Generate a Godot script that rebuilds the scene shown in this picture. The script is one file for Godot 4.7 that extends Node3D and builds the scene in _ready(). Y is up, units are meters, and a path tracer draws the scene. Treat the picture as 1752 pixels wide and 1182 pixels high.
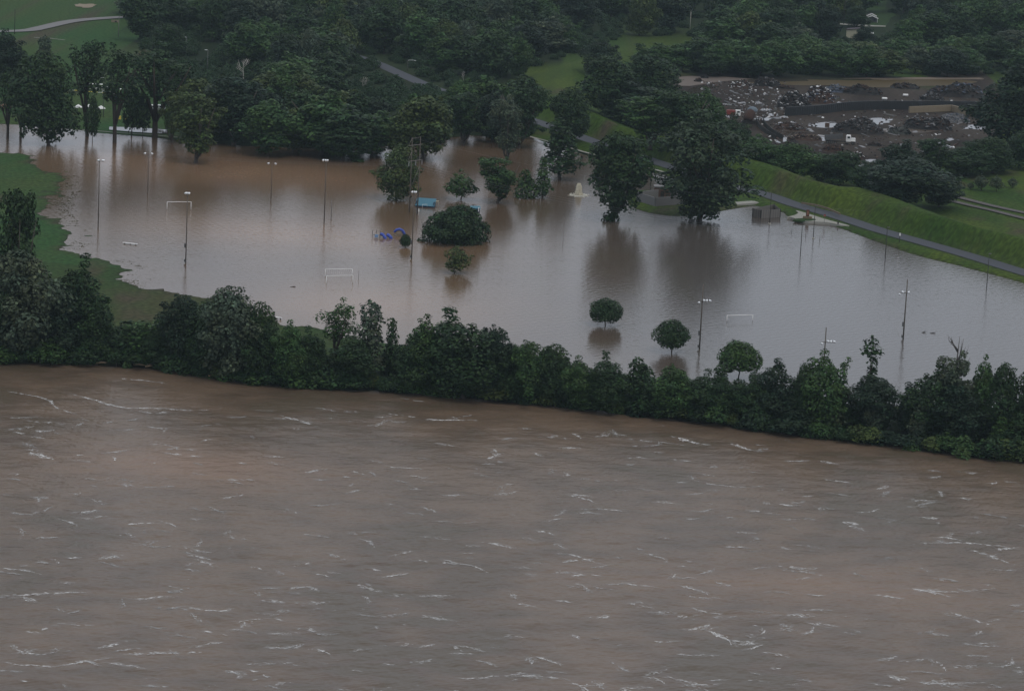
extends Node3D
# A flooded park beside a swollen river, seen from the air. Metres, y up, the flood's surface is y = 0.

const LENS := 5300.0          # focal length in pixels of the 1752 x 1182 photograph
const PITCH := 11.5
const ROLL := 2.8
const EYE := 147.0

var view := Basis()
var rng := RandomNumberGenerator.new()
var used := {}
var M := {}
var lumps := FastNoiseLite.new()
var chop := FastNoiseLite.new()
var lake: Field
var river: Field
var crest: Field
var road: Field
var yard: PackedVector2Array
var wood: PackedVector2Array
var protos := {}


func _ready() -> void:
	# the camera, the sky, the sun, the exposure
	view = Basis(Vector3.RIGHT, deg_to_rad(-PITCH)) * Basis(Vector3.BACK, deg_to_rad(ROLL))
	var cam := Camera3D.new()
	cam.name = "camera"
	add_child(cam)
	cam.transform = Transform3D(view, Vector3(0, EYE, 0))
	cam.keep_aspect = Camera3D.KEEP_HEIGHT
	cam.fov = rad_to_deg(2.0 * atan(591.0 / LENS))
	cam.near = 5.0
	cam.far = 20000.0
	cam.current = true
	var env := Environment.new()
	env.background_mode = Environment.BG_SKY
	env.tonemap_mode = Environment.TONE_MAPPER_LINEAR
	env.tonemap_exposure = 1.15
	var sky := Sky.new()
	var psm := ProceduralSkyMaterial.new()
	psm.sky_top_color = Color(0.77, 0.80, 0.84)
	psm.sky_horizon_color = Color(0.725, 0.75, 0.80)
	psm.ground_horizon_color = Color(0.40, 0.42, 0.42)
	psm.ground_bottom_color = Color(0.2, 0.2, 0.2)
	psm.sky_curve = 0.2
	psm.sun_angle_max = 1.0
	sky.sky_material = psm
	env.sky = sky
	env.ambient_light_source = Environment.AMBIENT_SOURCE_SKY
	env.sdfgi_enabled = true
	env.ssao_enabled = true
	env.ssil_enabled = true
	env.fog_enabled = true
	env.fog_density = 0.00004
	env.fog_light_color = Color(0.60, 0.67, 0.71)
	var world := WorldEnvironment.new()
	world.name = "world"
	world.environment = env
	add_child(world)
	var sun := DirectionalLight3D.new()
	sun.name = "sun"
	sun.light_energy = 0.25
	sun.light_color = Color(1.0, 0.97, 0.93)
	sun.light_angular_distance = 20.0
	sun.shadow_enabled = true
	sun.rotation_degrees = Vector3(-62, 30, 0)
	add_child(sun)
	# noises that shape the land and the water
	lumps.seed = 3
	lumps.frequency = 0.02
	lumps.fractal_octaves = 4
	chop.seed = 12
	chop.frequency = 0.16
	chop.fractal_octaves = 2
	materials()
	build_setting()
	build_wood()
	build_park_trees()
	build_bank()
	build_park()
	build_ballfield()
	build_yard()
	build_foam()


# ---------------------------------------------------------------- places
func spot(px: float, py: float, h := 0.0) -> Vector3:
	var d := view * Vector3((px - 876.0) / LENS, (591.0 - py) / LENS, -1.0)
	var o := Vector3(0, EYE, 0)
	return o + d * ((h - EYE) / d.y)


func flat(p: Vector3) -> Vector2:
	return Vector2(p.x, p.z)


func line(points: Array, h := 0.0) -> PackedVector2Array:
	var out := PackedVector2Array()
	for p in points:
		out.append(flat(spot(p[0], p[1], h)))
	return out


func scale_at(p: Vector3) -> float:      # photograph pixels per metre
	return LENS / maxf(1.0, -(view.inverse() * (p - Vector3(0, EYE, 0))).z)


func smooth_line(pts: PackedVector2Array, n := 6) -> PackedVector2Array:
	var out := PackedVector2Array()
	for i in pts.size() - 1:
		var a := pts[maxi(i - 1, 0)]
		var b := pts[i]
		var c := pts[i + 1]
		var d := pts[mini(i + 2, pts.size() - 1)]
		for k in n:
			out.append(b.cubic_interpolate(c, a, d, float(k) / n))
	out.append(pts[pts.size() - 1])
	return out


class Field:
	var pts: PackedVector2Array
	var closed := false
	var blocks := {}
	const CELL := 20.0
	const FAR := 45.0

	func _init(p: PackedVector2Array, is_closed := false) -> void:
		pts = p
		closed = is_closed

	func dist(p: Vector2) -> float:       # positive outside a closed outline
		var key := Vector2i(floori(p.x / CELL), floori(p.y / CELL))
		if not blocks.has(key):
			var mid := (Vector2(key) + Vector2(0.5, 0.5)) * CELL
			var near := PackedInt32Array()
			for i in (pts.size() if closed else pts.size() - 1):
				var q := Geometry2D.get_closest_point_to_segment(mid, pts[i], pts[(i + 1) % pts.size()])
				if q.distance_to(mid) < FAR + 15.0:
					near.append(i)
			blocks[key] = [near, closed and Geometry2D.is_point_in_polygon(mid, pts)]
		var b: Array = blocks[key]
		var segs: PackedInt32Array = b[0]
		if segs.is_empty():
			return -FAR if b[1] else FAR
		var best := FAR
		for i in segs:
			best = minf(best, Geometry2D.get_closest_point_to_segment(p, pts[i], pts[(i + 1) % pts.size()]).distance_to(p))
		if closed and Geometry2D.is_point_in_polygon(p, pts):
			best = -best
		return best


func land(p: Vector2) -> float:
	var n := lumps.get_noise_2d(p.x, p.y)
	var sl := lake.dist(p)
	var sr := river.dist(p)
	var in_yard := Geometry2D.is_point_in_polygon(p, yard)
	var h := 0.9 if in_yard else 0.62 + 0.12 * n
	if sl < 20.0:
		var slope := 0.04 if (p.x < -40.0 and p.y > -1000.0) else 0.16
		h = minf(h, maxf(sl * slope + (0.30 if slope < 0.1 else 0.07) * (lumps.get_noise_2d(p.x * 4.0 + 90.0, p.y * 2.2) + 0.5 * chop.get_noise_2d(p.x * 0.9, p.y * 1.1)), -1.6))
	if sr < 20.0:
		h = minf(h, maxf(sr * 0.3 + 0.2 * lumps.get_noise_2d(p.x * 4.0, p.y * 4.0), -3.0))
	var dc := crest.dist(p)
	if dc < 26.0:
		var top := 7.0 - 0.335 * maxf(0.0, dc - 1.0)
		if dc < 5.0:
			top = 7.0 - dc * dc * 0.05
		h = maxf(h, top + 0.25 * n)
	var dr := road.dist(p)
	if dr < 9.0:
		h = lerpf(h, 0.5, clampf((9.0 - dr) / 4.0, 0.0, 1.0))
	return h


func ground(px: float, py: float, bias := 0.0) -> Vector3:
	var p := spot(px, py)
	for i in 3:
		p = spot(px, py, maxf(land(flat(p)), -0.6) + bias)
	return p


# ---------------------------------------------------------------- meshes
class Geo:
	var v := PackedVector3Array()
	var c := PackedColorArray()
	var uv := PackedVector2Array()
	var idx := PackedInt32Array()
	var col := Color.WHITE

	func put(p: Vector3, t := Vector2.ZERO) -> int:
		v.append(p)
		c.append(col)
		uv.append(t)
		return v.size() - 1

	func tri(a: Vector3, b: Vector3, d: Vector3) -> void:
		var k := v.size()
		put(a); put(b); put(d)
		idx.append(k); idx.append(k + 1); idx.append(k + 2)

	func quad(a: Vector3, b: Vector3, d: Vector3, e: Vector3) -> void:   # clockwise from outside
		var k := v.size()
		put(a); put(b); put(d); put(e)
		for i in [0, 1, 2, 0, 2, 3]:
			idx.append(k + i)

	func box(at: Vector3, size: Vector3, turn := Basis()) -> void:
		var s := size * 0.5
		var p := []
		for i in 8:
			p.append(at + turn * Vector3(s.x * (1 if i & 1 else -1), s.y * (1 if i & 2 else -1), s.z * (1 if i & 4 else -1)))
		for f in [[4, 6, 7, 5], [1, 3, 2, 0], [0, 2, 6, 4], [5, 7, 3, 1], [2, 3, 7, 6], [4, 5, 1, 0]]:
			quad(p[f[0]], p[f[1]], p[f[2]], p[f[3]])

	func tube(path: Array, radii: Array, sides := 6) -> void:
		var base := v.size()
		for i in path.size():
			var t: Vector3 = (path[mini(i + 1, path.size() - 1)] - path[maxi(i - 1, 0)]).normalized()
			var side := t.cross(Vector3.FORWARD if absf(t.z) < 0.8 else Vector3.RIGHT).normalized()
			var up := side.cross(t)
			for k in sides:
				var a := TAU * k / sides
				put(path[i] + (side * cos(a) + up * sin(a)) * radii[i], Vector2(float(k) / sides, i))
		for i in path.size() - 1:
			for k in sides:
				var a := base + i * sides + k
				var b := base + i * sides + (k + 1) % sides
				for q in [a, b, b + sides, a, b + sides, a + sides]:
					idx.append(q)
		for cap in [0, path.size() - 1]:
			var mid := put(path[cap])
			for k in sides:
				var a: int = base + cap * sides + k
				var b: int = base + cap * sides + (k + 1) % sides
				idx.append(mid)
				idx.append(b if cap == 0 else a)
				idx.append(a if cap == 0 else b)

	func lathe(at: Vector3, profile: Array, sides := 10) -> void:       # [[radius, height], ...]
		var base := v.size()
		for r in profile:
			for k in sides:
				var a := TAU * k / sides
				put(at + Vector3(cos(a) * r[0], r[1], sin(a) * r[0]))
		for i in profile.size() - 1:
			for k in sides:
				var a := base + i * sides + k
				var b := base + i * sides + (k + 1) % sides
				for q in [a, b, b + sides, a, b + sides, a + sides]:
					idx.append(q)

	func sheet(outline: PackedVector2Array, h: float, thick := 0.0, texels := 0.1) -> void:
		var ids := Geometry2D.triangulate_polygon(outline)
		var base := v.size()
		for p in outline:
			put(Vector3(p.x, h, p.y), p * texels)
		for i in range(0, ids.size(), 3):
			var a := outline[ids[i]]
			var cw := (outline[ids[i + 1]] - a).cross(outline[ids[i + 2]] - a) > 0.0
			for q in ([0, 1, 2] if cw else [0, 2, 1]):
				idx.append(base + ids[i + q])
		if thick > 0.0:
			for i in outline.size():
				var a := outline[i]
				var b := outline[(i + 1) % outline.size()]
				quad(Vector3(a.x, h, a.y), Vector3(b.x, h, b.y), Vector3(b.x, h - thick, b.y), Vector3(a.x, h - thick, a.y))

	func mesh(smooth := false) -> ArrayMesh:
		var a := []
		a.resize(Mesh.ARRAY_MAX)
		a[Mesh.ARRAY_VERTEX] = v
		a[Mesh.ARRAY_COLOR] = c
		a[Mesh.ARRAY_TEX_UV] = uv
		a[Mesh.ARRAY_INDEX] = idx
		var m := ArrayMesh.new()
		if not smooth:
			m.add_surface_from_arrays(Mesh.PRIMITIVE_TRIANGLES, a)
			return m
		var st := SurfaceTool.new()
		st.create_from_arrays(a)
		st.generate_normals()
		return st.commit()


# ---------------------------------------------------------------- objects
func numbered(called: String) -> String:
	var n: int = used.get(called, 0)
	used[called] = n + 1
	return called if n == 0 else "%s_%03d" % [called, n]


func tag(o: Node3D, label: String, category: String, group := "") -> Node3D:
	o.set_meta("label", label)
	o.set_meta("category", category)
	if group:
		o.set_meta("group", group)
	return o


func thing(called: String, label: String, category: String, at: Vector3, turn := 0.0, group := "") -> Node3D:
	var o := Node3D.new()
	o.name = numbered(called)
	add_child(o)
	o.position = at
	o.rotation.y = turn
	return tag(o, label, category, group)


func part(called: String, mesh: Mesh, mat: Material, parent: Node = self, kind := "") -> MeshInstance3D:
	var o := MeshInstance3D.new()
	o.name = numbered(called) if parent == self else called
	o.mesh = mesh
	o.material_override = mat
	o.cast_shadow = GeometryInstance3D.SHADOW_CASTING_SETTING_ON
	parent.add_child(o, true)
	if kind:
		o.set_meta("kind", kind)
	return o


func paint(r: float, g: float, b: float, rough := 0.8, metal := 0.0) -> StandardMaterial3D:     # linear base colour
	var m := StandardMaterial3D.new()
	m.albedo_color = Color(r, g, b).linear_to_srgb()
	m.roughness = rough
	m.metallic = metal
	m.metallic_specular = 0.4
	return m


func coloured(rough := 0.85) -> StandardMaterial3D:
	var m := StandardMaterial3D.new()
	m.vertex_color_use_as_albedo = true
	m.roughness = rough
	m.metallic_specular = 0.35
	return m


func grain(freq: float, lo: float, hi: float, octaves := 4, is_normal := false, bump := 4.0, size := 512, seed_ := 1) -> NoiseTexture2D:
	var n := FastNoiseLite.new()
	n.seed = seed_
	n.frequency = freq
	n.fractal_octaves = octaves
	var t := NoiseTexture2D.new()
	t.width = size
	t.height = size
	t.seamless = true
	t.noise = n
	if is_normal:
		t.as_normal_map = true
		t.bump_strength = bump
	else:
		var g := Gradient.new()
		g.set_color(0, Color(lo, lo, lo))
		g.set_color(1, Color(hi, hi, hi))
		t.color_ramp = g
	return t


# a tileable map of ripples: many small waves that all fit the tile, run mostly along one heading
func ripples(size: int, waves: int, longest: int, shortest: int, heading: float, spread: float, steep: float, seed_: int) -> ImageTexture:
	rng.seed = seed_
	var sl := PackedFloat32Array()
	sl.resize(size * size * 2)
	for i in waves:
		var n := lerpf(longest, shortest, pow(rng.randf(), 1.3))
		var a := heading + rng.randfn() * spread
		var kx := roundi(cos(a) * n)
		var ky := roundi(sin(a) * n)
		if kx == 0 and ky == 0:
			kx = 1
		var amp := steep / sqrt(float(waves)) * rng.randf_range(0.5, 1.4)
		var norm := Vector2(kx, ky).normalized() * amp
		var phase := rng.randf() * TAU
		# the wave repeats, so its values are taken from one row of size entries
		var row := PackedFloat32Array()
		row.resize(size)
		for q in size:
			row[q] = cos(TAU * q / size + phase)
		for y in size:
			var at := posmod(ky * y, size)
			for x in size:
				var w := row[at]
				var o := (y * size + x) * 2
				sl[o] += norm.x * w
				sl[o + 1] += norm.y * w
				at += kx
				if at >= size:
					at -= size
				elif at < 0:
					at += size
	var bytes := PackedByteArray()
	bytes.resize(size * size * 3)
	for i in size * size:
		var v := Vector3(-sl[i * 2], -sl[i * 2 + 1], 1.0).normalized()
		bytes[i * 3] = clampi(roundi((v.x * 0.5 + 0.5) * 255.0), 0, 255)
		bytes[i * 3 + 1] = clampi(roundi((v.y * 0.5 + 0.5) * 255.0), 0, 255)
		bytes[i * 3 + 2] = clampi(roundi((v.z * 0.5 + 0.5) * 255.0), 0, 255)
	return ImageTexture.create_from_image(Image.create_from_data(size, size, false, Image.FORMAT_RGB8, bytes))


func materials() -> void:
	M.grass = coloured(0.95)
	M.grass.albedo_texture = grain(0.03, 0.62, 1.0, 5)
	M.grass.metallic_specular = 0.2
	M.leaf = coloured(0.6)
	M.leaf.metallic_specular = 0.35
	M.leaf.backlight_enabled = true
	M.leaf.backlight = Color(0.22, 0.26, 0.12)
	M.bark = coloured(0.95)
	M.flood = coloured(0.16)
	M.flood.metallic_specular = 0.36
	M.flood.normal_enabled = true
	M.flood.normal_texture = ripples(320, 60, 6, 34, 1.3, 1.0, 0.065, 5)
	M.flood.normal_scale = 0.6
	M.river = coloured(0.36)
	M.river.metallic_specular = 0.33
	M.river.normal_enabled = true
	M.river.normal_texture = ripples(320, 70, 4, 26, 1.35, 1.1, 0.22, 9)
	M.river.normal_scale = 0.55
	M.foam = coloured(0.9)
	M.froth = coloured(0.9)
	M.froth.transparency = BaseMaterial3D.TRANSPARENCY_ALPHA
	M.puddle = paint(0.06, 0.05, 0.042, 0.05)
	M.asphalt = paint(0.075, 0.08, 0.095, 0.85)
	M.asphalt.albedo_texture = grain(0.05, 0.8, 1.0)
	M.concrete = paint(0.36, 0.35, 0.31, 0.85)
	M.concrete.albedo_texture = grain(0.03, 0.75, 1.0)
	M.white = paint(0.75, 0.75, 0.74, 0.5)
	M.lamp = paint(0.85, 0.87, 0.9, 0.25)
	M.dark = paint(0.03, 0.028, 0.026, 0.8)
	M.steel = paint(0.12, 0.12, 0.12, 0.55, 0.4)
	M.pole = paint(0.11, 0.095, 0.08, 0.9)
	M.grey_wood = paint(0.16, 0.15, 0.14, 0.9)
	M.blue = paint(0.04, 0.075, 0.36, 0.45)
	M.pale_blue = paint(0.25, 0.42, 0.7, 0.5)
	M.teal = paint(0.06, 0.17, 0.23, 0.6)
	M.navy = paint(0.02, 0.035, 0.075, 0.7)
	M.wire = paint(0.14, 0.14, 0.15, 0.6)
	M.masonry = paint(0.17, 0.165, 0.165, 0.9)
	M.brown = paint(0.10, 0.06, 0.045, 0.9)
	M.rust = paint(0.05, 0.027, 0.02, 0.85)
	M.red = paint(0.2, 0.04, 0.032, 0.6)
	M.tan_ = paint(0.22, 0.18, 0.125, 0.9)
	M.yellow = paint(0.75, 0.55, 0.06, 0.6)
	M.scrap = coloured(0.6)
	M.cream = paint(0.42, 0.40, 0.30, 0.85)
	M.roof = paint(0.07, 0.055, 0.065, 0.85)
	M.glass = paint(0.02, 0.025, 0.03, 0.1)
	M.gravel = paint(0.15, 0.135, 0.125, 0.95)
	M.gravel.albedo_texture = grain(0.04, 0.6, 1.0, 4, false, 4.0, 512, 8)
	M.drift = paint(0.45, 0.33, 0.22, 0.9)
	M.bleached = paint(0.42, 0.40, 0.36, 0.9)


# ---------------------------------------------------------------- foliage
func spray(g: Geo, p: Vector3, n: Vector3, s: float) -> void:
	var u := n.cross(Vector3(rng.randf() - 0.5, rng.randf() - 0.5, rng.randf() - 0.5)).normalized()
	var w := n.cross(u) * rng.randf_range(0.45, 0.8) * s
	u *= s
	var drop := n * s * rng.randf_range(0.1, 0.4)
	var k := g.v.size()
	g.put(p - u - drop); g.put(p + w); g.put(p + u - drop); g.put(p - w)
	for i in [0, 1, 2, 0, 2, 3]:
		g.idx.append(k + i)


# kind: [height, width, crown base (share), lobes, least and largest lobe (share of width), profile skew, spray size, sprays per square metre, crown fill]
const KINDS := {
	"broad": [15.0, 13.0, 0.08, 60, 0.10, 0.18, 1.0, 0.33, 5.0, 0.95],
	"tall": [21.0, 14.0, 0.2, 50, 0.09, 0.16, 1.3, 0.40, 3.8, 1.0],
	"open": [22.0, 14.0, 0.47, 34, 0.09, 0.15, 1.1, 0.40, 2.2, 1.0],
	"ball": [7.5, 9.0, 0.27, 60, 0.12, 0.18, 0.72, 0.26, 8.5, 1.0],
	"shrub": [4.5, 6.5, 0.0, 18, 0.16, 0.26, 0.55, 0.34, 4.4, 0.85],
	"mound": [10.0, 21.0, 0.02, 90, 0.08, 0.13, 0.7, 0.42, 4.0, 1.0],
	"narrow": [14.0, 6.5, 0.08, 26, 0.16, 0.28, 0.6, 0.38, 4.0, 0.8],
	"forest": [18.0, 14.0, 0.15, 40, 0.12, 0.20, 1.15, 0.50, 2.7, 0.98],
	"young": [7.0, 7.0, 0.22, 30, 0.13, 0.22, 0.95, 0.30, 5.0, 0.95],
	"column": [12.0, 4.4, 0.0, 24, 0.2, 0.3, 0.6, 0.34, 4.6, 0.8],
	"ivied": [22.0, 20.0, 0.2, 60, 0.08, 0.14, 1.1, 0.44, 3.4, 1.0],
	"spreading": [25.0, 24.0, 0.05, 80, 0.06, 0.12, 1.0, 0.42, 2.9, 1.0],
}
const TINTS := {
	"dark": [0.018, 0.041, 0.013], "mid": [0.031, 0.068, 0.018], "olive": [0.044, 0.068, 0.018], "grey": [0.050, 0.070, 0.042], "bright": [0.046, 0.088, 0.028], "deep": [0.013, 0.028, 0.014], "dusk": [0.025, 0.044, 0.021],
}


func grow(kind: String, tint: String, seed_: int) -> Array:
	rng.seed = seed_
	var k: Array = KINDS[kind]
	var H: float = k[0]
	var W: float = k[1]
	var base: float = H * k[2]
	var lobes := []
	var uneven := []
	for i in 28:
		uneven.append(rng.randf_range(0.48, 1.15))
	var heads := 3 + rng.randi() % 3
	var bias := []
	for i in heads:
		var a := TAU * (i + rng.randf() * 0.7) / heads
		bias.append(Vector2(cos(a), sin(a)) * rng.randf_range(0.15, 0.32) * W)
	var guard := 0
	while lobes.size() < k[3] and guard < 4000:
		guard += 1
		var t := rng.randf()
		var r: float = W * rng.randf_range(k[4], k[5]) * (1.1 - 0.2 * t)
		var prof: float = pow(sin(PI * clampf(pow(0.06 + 0.92 * t, k[6]), 0.0, 1.0)), 0.5)
		var reach: float = maxf(0.0, W * 0.5 * prof * k[9] - r * 0.8)
		var a := rng.randf() * TAU
		if kind != "ball":
			reach *= uneven[int(a / TAU * 6.999) + 7 * int(t * 3.999)]
		var q := Vector2(cos(a), sin(a)) * reach * sqrt(rng.randf_range(0.2, 1.0))
		if kind in ["tall", "open", "spreading", "ivied"]:
			q = q.lerp(bias[rng.randi() % heads] * (0.6 + 0.9 * t), 0.3)
		if kind == "column":
			q *= 0.35 if t > 0.35 and t < 0.72 else 1.0
			r *= 0.62 if t > 0.35 and t < 0.72 else 1.1
		r *= rng.randf_range(0.8, 1.2)
		if kind == "ball":
			r = W * rng.randf_range(k[4], k[5])
		var y: float = base + t * (H - base - r * 0.8) + r * 0.35
		var c := Vector3(q.x, y, q.y)
		var clear := true
		for l in lobes:
			if l[0].distance_to(c) < 0.55 * maxf(l[1], r):
				clear = false
				break
		if clear:
			lobes.append([c, r])
	if kind != "ball":
		var shear := Vector2(rng.randf_range(-0.12, 0.12), rng.randf_range(-0.12, 0.12)) * W
		for l in lobes:
			var lift: float = (l[0].y - base) / (H - base)
			l[0] += Vector3(shear.x, 0, shear.y) * lift * lift
		for i in (12 if kind in ["broad", "forest", "tall", "spreading"] else 6):
			var l: Array = lobes[rng.randi() % lobes.size()]
			var d := Vector3(l[0].x, (l[0].y - base - (H - base) * 0.35) * 1.2, l[0].z).normalized()
			var r: float = W * rng.randf_range(0.045, 0.085)
			lobes.append([l[0] + d * (l[1] + r * 0.5), r])
	if kind == "ivied":
		for i in 9:
			lobes.append([Vector3(rng.randf_range(-0.5, 0.5), 1.0 + i * 0.75, rng.randf_range(-0.5, 0.5)), rng.randf_range(1.2, 1.9) if i < 2 else rng.randf_range(0.9, 1.4)])
	var g := Geo.new()
	var hue: Array = TINTS[tint]
	for l in lobes:
		var c: Vector3 = l[0]
		var r: float = l[1]
		var lf := rng.randf_range(0.78, 1.25)
		var warm := rng.randf_range(0.9, 1.14)
		var n := int(k[8] * r * r * 11.0)
		for i in n:
			var d := Vector3(rng.randfn(), rng.randfn() + 0.35, rng.randfn()).normalized()
			var p := c + Vector3(d.x, d.y * 0.8, d.z) * r * (1.08 - 0.42 * rng.randf() * rng.randf())
			if rng.randf() < 0.08:
				p += d * r * 0.22
			if p.y < 0.05:
				continue
			var deep := false
			var core := rng.randf() < 0.14
			if core:
				p = c + d * r * 0.7 * rng.randf()
			for o in ([] if core else lobes):
				if o != l and o[0].distance_squared_to(p) < o[1] * o[1] * 0.42:
					deep = true
					break
			if deep:
				continue
			var f := lf * rng.randf_range(0.68, 1.3) * (1.75 if rng.randf() < 0.08 else 1.0)
			g.col = Color(hue[0] * f * warm, hue[1] * f, hue[2] * f / warm)
			var nn := (d + Vector3(rng.randf() - 0.5, rng.randf() * 0.8, rng.randf() - 0.5) * 1.3).normalized()
			spray(g, p, nn, k[7] * rng.randf_range(0.55, 1.25))
	# the trunk and its limbs
	var b := Geo.new()
	b.col = Color(0.055, 0.045, 0.036) if kind != "tall" else Color(0.075, 0.066, 0.055)
	var thick := maxf(0.12, H * 0.019)
	var lean := Vector3(rng.randf_range(-0.03, 0.03), 0, rng.randf_range(-0.03, 0.03)) * H
	var fork: float = maxf(base * 0.9, H * 0.16)
	b.tube([Vector3(0, -1.2, 0), Vector3(0, 0.1, 0), lean * 0.5 + Vector3(0, fork * 0.6, 0), lean + Vector3(0, fork, 0), lean + Vector3(0, H * 0.62, 0)], [thick * 1.35, thick * 1.1, thick * 0.9, thick * 0.8, thick * 0.25], 7)
	if kind in ["open", "tall", "spreading", "ivied"]:
		for i in mini(heads, 3):
			var e := Vector3(bias[i].x, 0, bias[i].y)
			b.tube([lean * 0.5 + Vector3(0, fork * 0.45, 0), lean + e * 0.35 + Vector3(0, fork * 1.0, 0), lean + e * 0.8 + Vector3(0, H * 0.6, 0), lean + e * 1.2 + Vector3(0, H * 0.85, 0)], [thick * 0.8, thick * 0.62, thick * 0.4, thick * 0.12], 6)
	var limbs := 0
	for l in lobes:
		if limbs > 13:
			break
		if l[0].y < fork * 1.05:
			continue
		limbs += 1
		var from := lean + Vector3(0, fork + rng.randf() * 0.25 * (H - fork), 0)
		var mid: Vector3 = from.lerp(l[0], 0.5) + Vector3(0, -0.06 * H * rng.randf(), 0)
		b.tube([from, mid, l[0]], [thick * 0.5, thick * 0.32, thick * 0.1], 5)
	var lo := Vector3(1e9, 1e9, 1e9)
	var hi := -lo
	for p in g.v:
		lo = lo.min(p)
		hi = hi.max(p)
	return [b.mesh(true), g.mesh(), hi.y, (hi.x - lo.x + hi.z - lo.z) * 0.5]


func proto(kind: String, tint: String, which: int) -> Array:
	var key := "%s %s %d" % [kind, tint, which]
	if not protos.has(key):
		protos[key] = grow(kind, tint, hash(key) % 100000)
	return protos[key]


func plant(called: String, kind: String, tint: String, at: Vector3, h: float, w: float, label: String, category := "tree", group := "", variants := 3) -> Node3D:
	var p := proto(kind, tint, hash("%d %d" % [int(at.x * 3.0), int(at.z * 3.0)]) % variants)
	var o := thing(called, label, category, at, fposmod(at.x * 1.7 + at.z * 0.9, TAU), group)
	part("trunk", p[0], M.bark, o)
	part("crown" if category == "tree" else "foliage", p[1], M.leaf, o)
	o.scale = Vector3(w / p[3], h / p[2], w / p[3])
	return o


# a tree by the place of its foot and its size in the photograph
func tree(kind: String, tint: String, x: float, top: float, w: float, foot: float, label: String, called := "bank_tree", group := "", category := "tree") -> Node3D:
	var at := ground(x, foot)
	var s := scale_at(at)
	var h := (foot - top) / (s * 0.975)
	var fuller: float = {"open": 1.32, "broad": 1.3, "tall": 1.28, "spreading": 1.5, "ball": 1.06, "mound": 1.06, "ivied": 1.03}.get(kind, 1.2)
	return plant(called, kind, tint, at, h * 1.02, w / s * fuller, label, category, group)


func dead_tree(x: float, top: float, foot: float, label: String, mat: Material, spread := 0.3, seed_ := 3) -> void:
	rng.seed = seed_
	var at := ground(x, foot)
	var s := scale_at(at)
	var h := (foot - top) / (s * 0.975)
	var o := thing("dead_tree", label, "dead tree", at)
	var g := Geo.new()
	g.tube([Vector3(0, -0.5, 0), Vector3(0.1, h * 0.4, 0), Vector3(-0.2, h * 0.7, 0.1), Vector3(0.1, h, 0)], [h * 0.018, h * 0.015, h * 0.01, 0.04], 6)
	part("trunk", g.mesh(true), mat, o)
	for i in 9:
		var b := Geo.new()
		var y := h * rng.randf_range(0.45, 0.85)
		var a := rng.randf() * TAU
		var out := Vector3(cos(a), 0, sin(a)) * h * spread * rng.randf_range(0.5, 1.0)
		var tip := Vector3(0, minf(h * 1.0, y + h * 0.28), 0) + out
		var mid := Vector3(0, y + h * 0.08, 0) + out * 0.6
		b.tube([Vector3(0, y, 0), mid, tip], [h * 0.008, h * 0.006, 0.025], 5)
		b.tube([mid, mid + out * 0.35 + Vector3(0, h * 0.02, 0), mid + out * 0.6 + Vector3(rng.randf() - 0.5, h * 0.09, rng.randf() - 0.5)], [h * 0.005, h * 0.004, 0.02], 5)
		part("branch", b.mesh(true), mat, o)


# ---------------------------------------------------------------- the setting
func steps(near_from: float, near_to: float, step: float, low: float, high: float) -> PackedFloat32Array:
	var out := PackedFloat32Array()
	var x := near_from
	while x <= near_to + 0.001:
		out.append(x)
		x += step
	var d := step
	var lo := near_from
	while lo > low:
		d *= 1.45
		lo -= d
		out.insert(0, lo)
	d = step
	var hi := near_to
	while hi < high:
		d *= 1.45
		hi += d
		out.append(hi)
	return out


func grid(xs: PackedFloat32Array, zs: PackedFloat32Array, height: Callable, colour: Callable, texels: float) -> ArrayMesh:
	var g := Geo.new()
	for z in zs:
		for x in xs:
			var p := Vector2(x, z)
			var h: float = height.call(p)
			g.col = colour.call(p, h)
			g.put(Vector3(x, h, z), p * texels)
	var w := xs.size()
	for j in zs.size() - 1:
		for i in w - 1:
			var a := j * w + i
			for q in [a, a + 1, a + w, a + 1, a + w + 1, a + w]:
				g.idx.append(q)
	return g.mesh(true)


func mix_(a: Color, b: Color, t: float) -> Color:
	return a.lerp(b, clampf(t, 0.0, 1.0))


func ground_colour(p: Vector2, h: float) -> Color:
	var n := lumps.get_noise_2d(p.x * 0.8 + 300.0, p.y * 0.5)
	var m := lumps.get_noise_2d(p.x * 3.0, p.y * 1.2 + 70.0)
	var c := mix_(Color(0.042, 0.114, 0.032), Color(0.068, 0.112, 0.035), 0.5 + n + 0.5 * m)
	if p.x > -40.0 or p.y > -720.0:
		c = mix_(Color(0.044, 0.092, 0.018), Color(0.090, 0.132, 0.023), 0.5 + n + 0.6 * m)
	if p.x < -20.0 and p.y > -800.0:
		c = mix_(Color(0.050, 0.094, 0.028), Color(0.080, 0.090, 0.038), 0.3 + n + 0.6 * m)
	var worn := lumps.get_noise_2d(p.x * 2.2 + 700.0, p.y * 1.1)
	c = mix_(c, Color(0.092, 0.082, 0.048), (worn - 0.22) * 2.6)
	if Geometry2D.is_point_in_polygon(p, yard):
		c = mix_(Color(0.048, 0.038, 0.032), Color(0.090, 0.072, 0.059), 0.5 + 1.1 * n + 0.7 * m)
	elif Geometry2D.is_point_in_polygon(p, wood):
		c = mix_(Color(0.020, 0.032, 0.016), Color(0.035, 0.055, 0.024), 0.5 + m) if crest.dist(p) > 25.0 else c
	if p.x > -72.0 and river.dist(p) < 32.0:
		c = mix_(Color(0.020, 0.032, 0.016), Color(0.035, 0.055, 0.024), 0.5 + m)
	var dr := road.dist(p)
	if dr < 5.0:
		c = mix_(c, Color(0.06, 0.08, 0.035), 0.5)
	if h < 0.1:
		c = mix_(c, Color(0.040, 0.034, 0.024), (0.1 - h) * 6.0)
	return c


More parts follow.
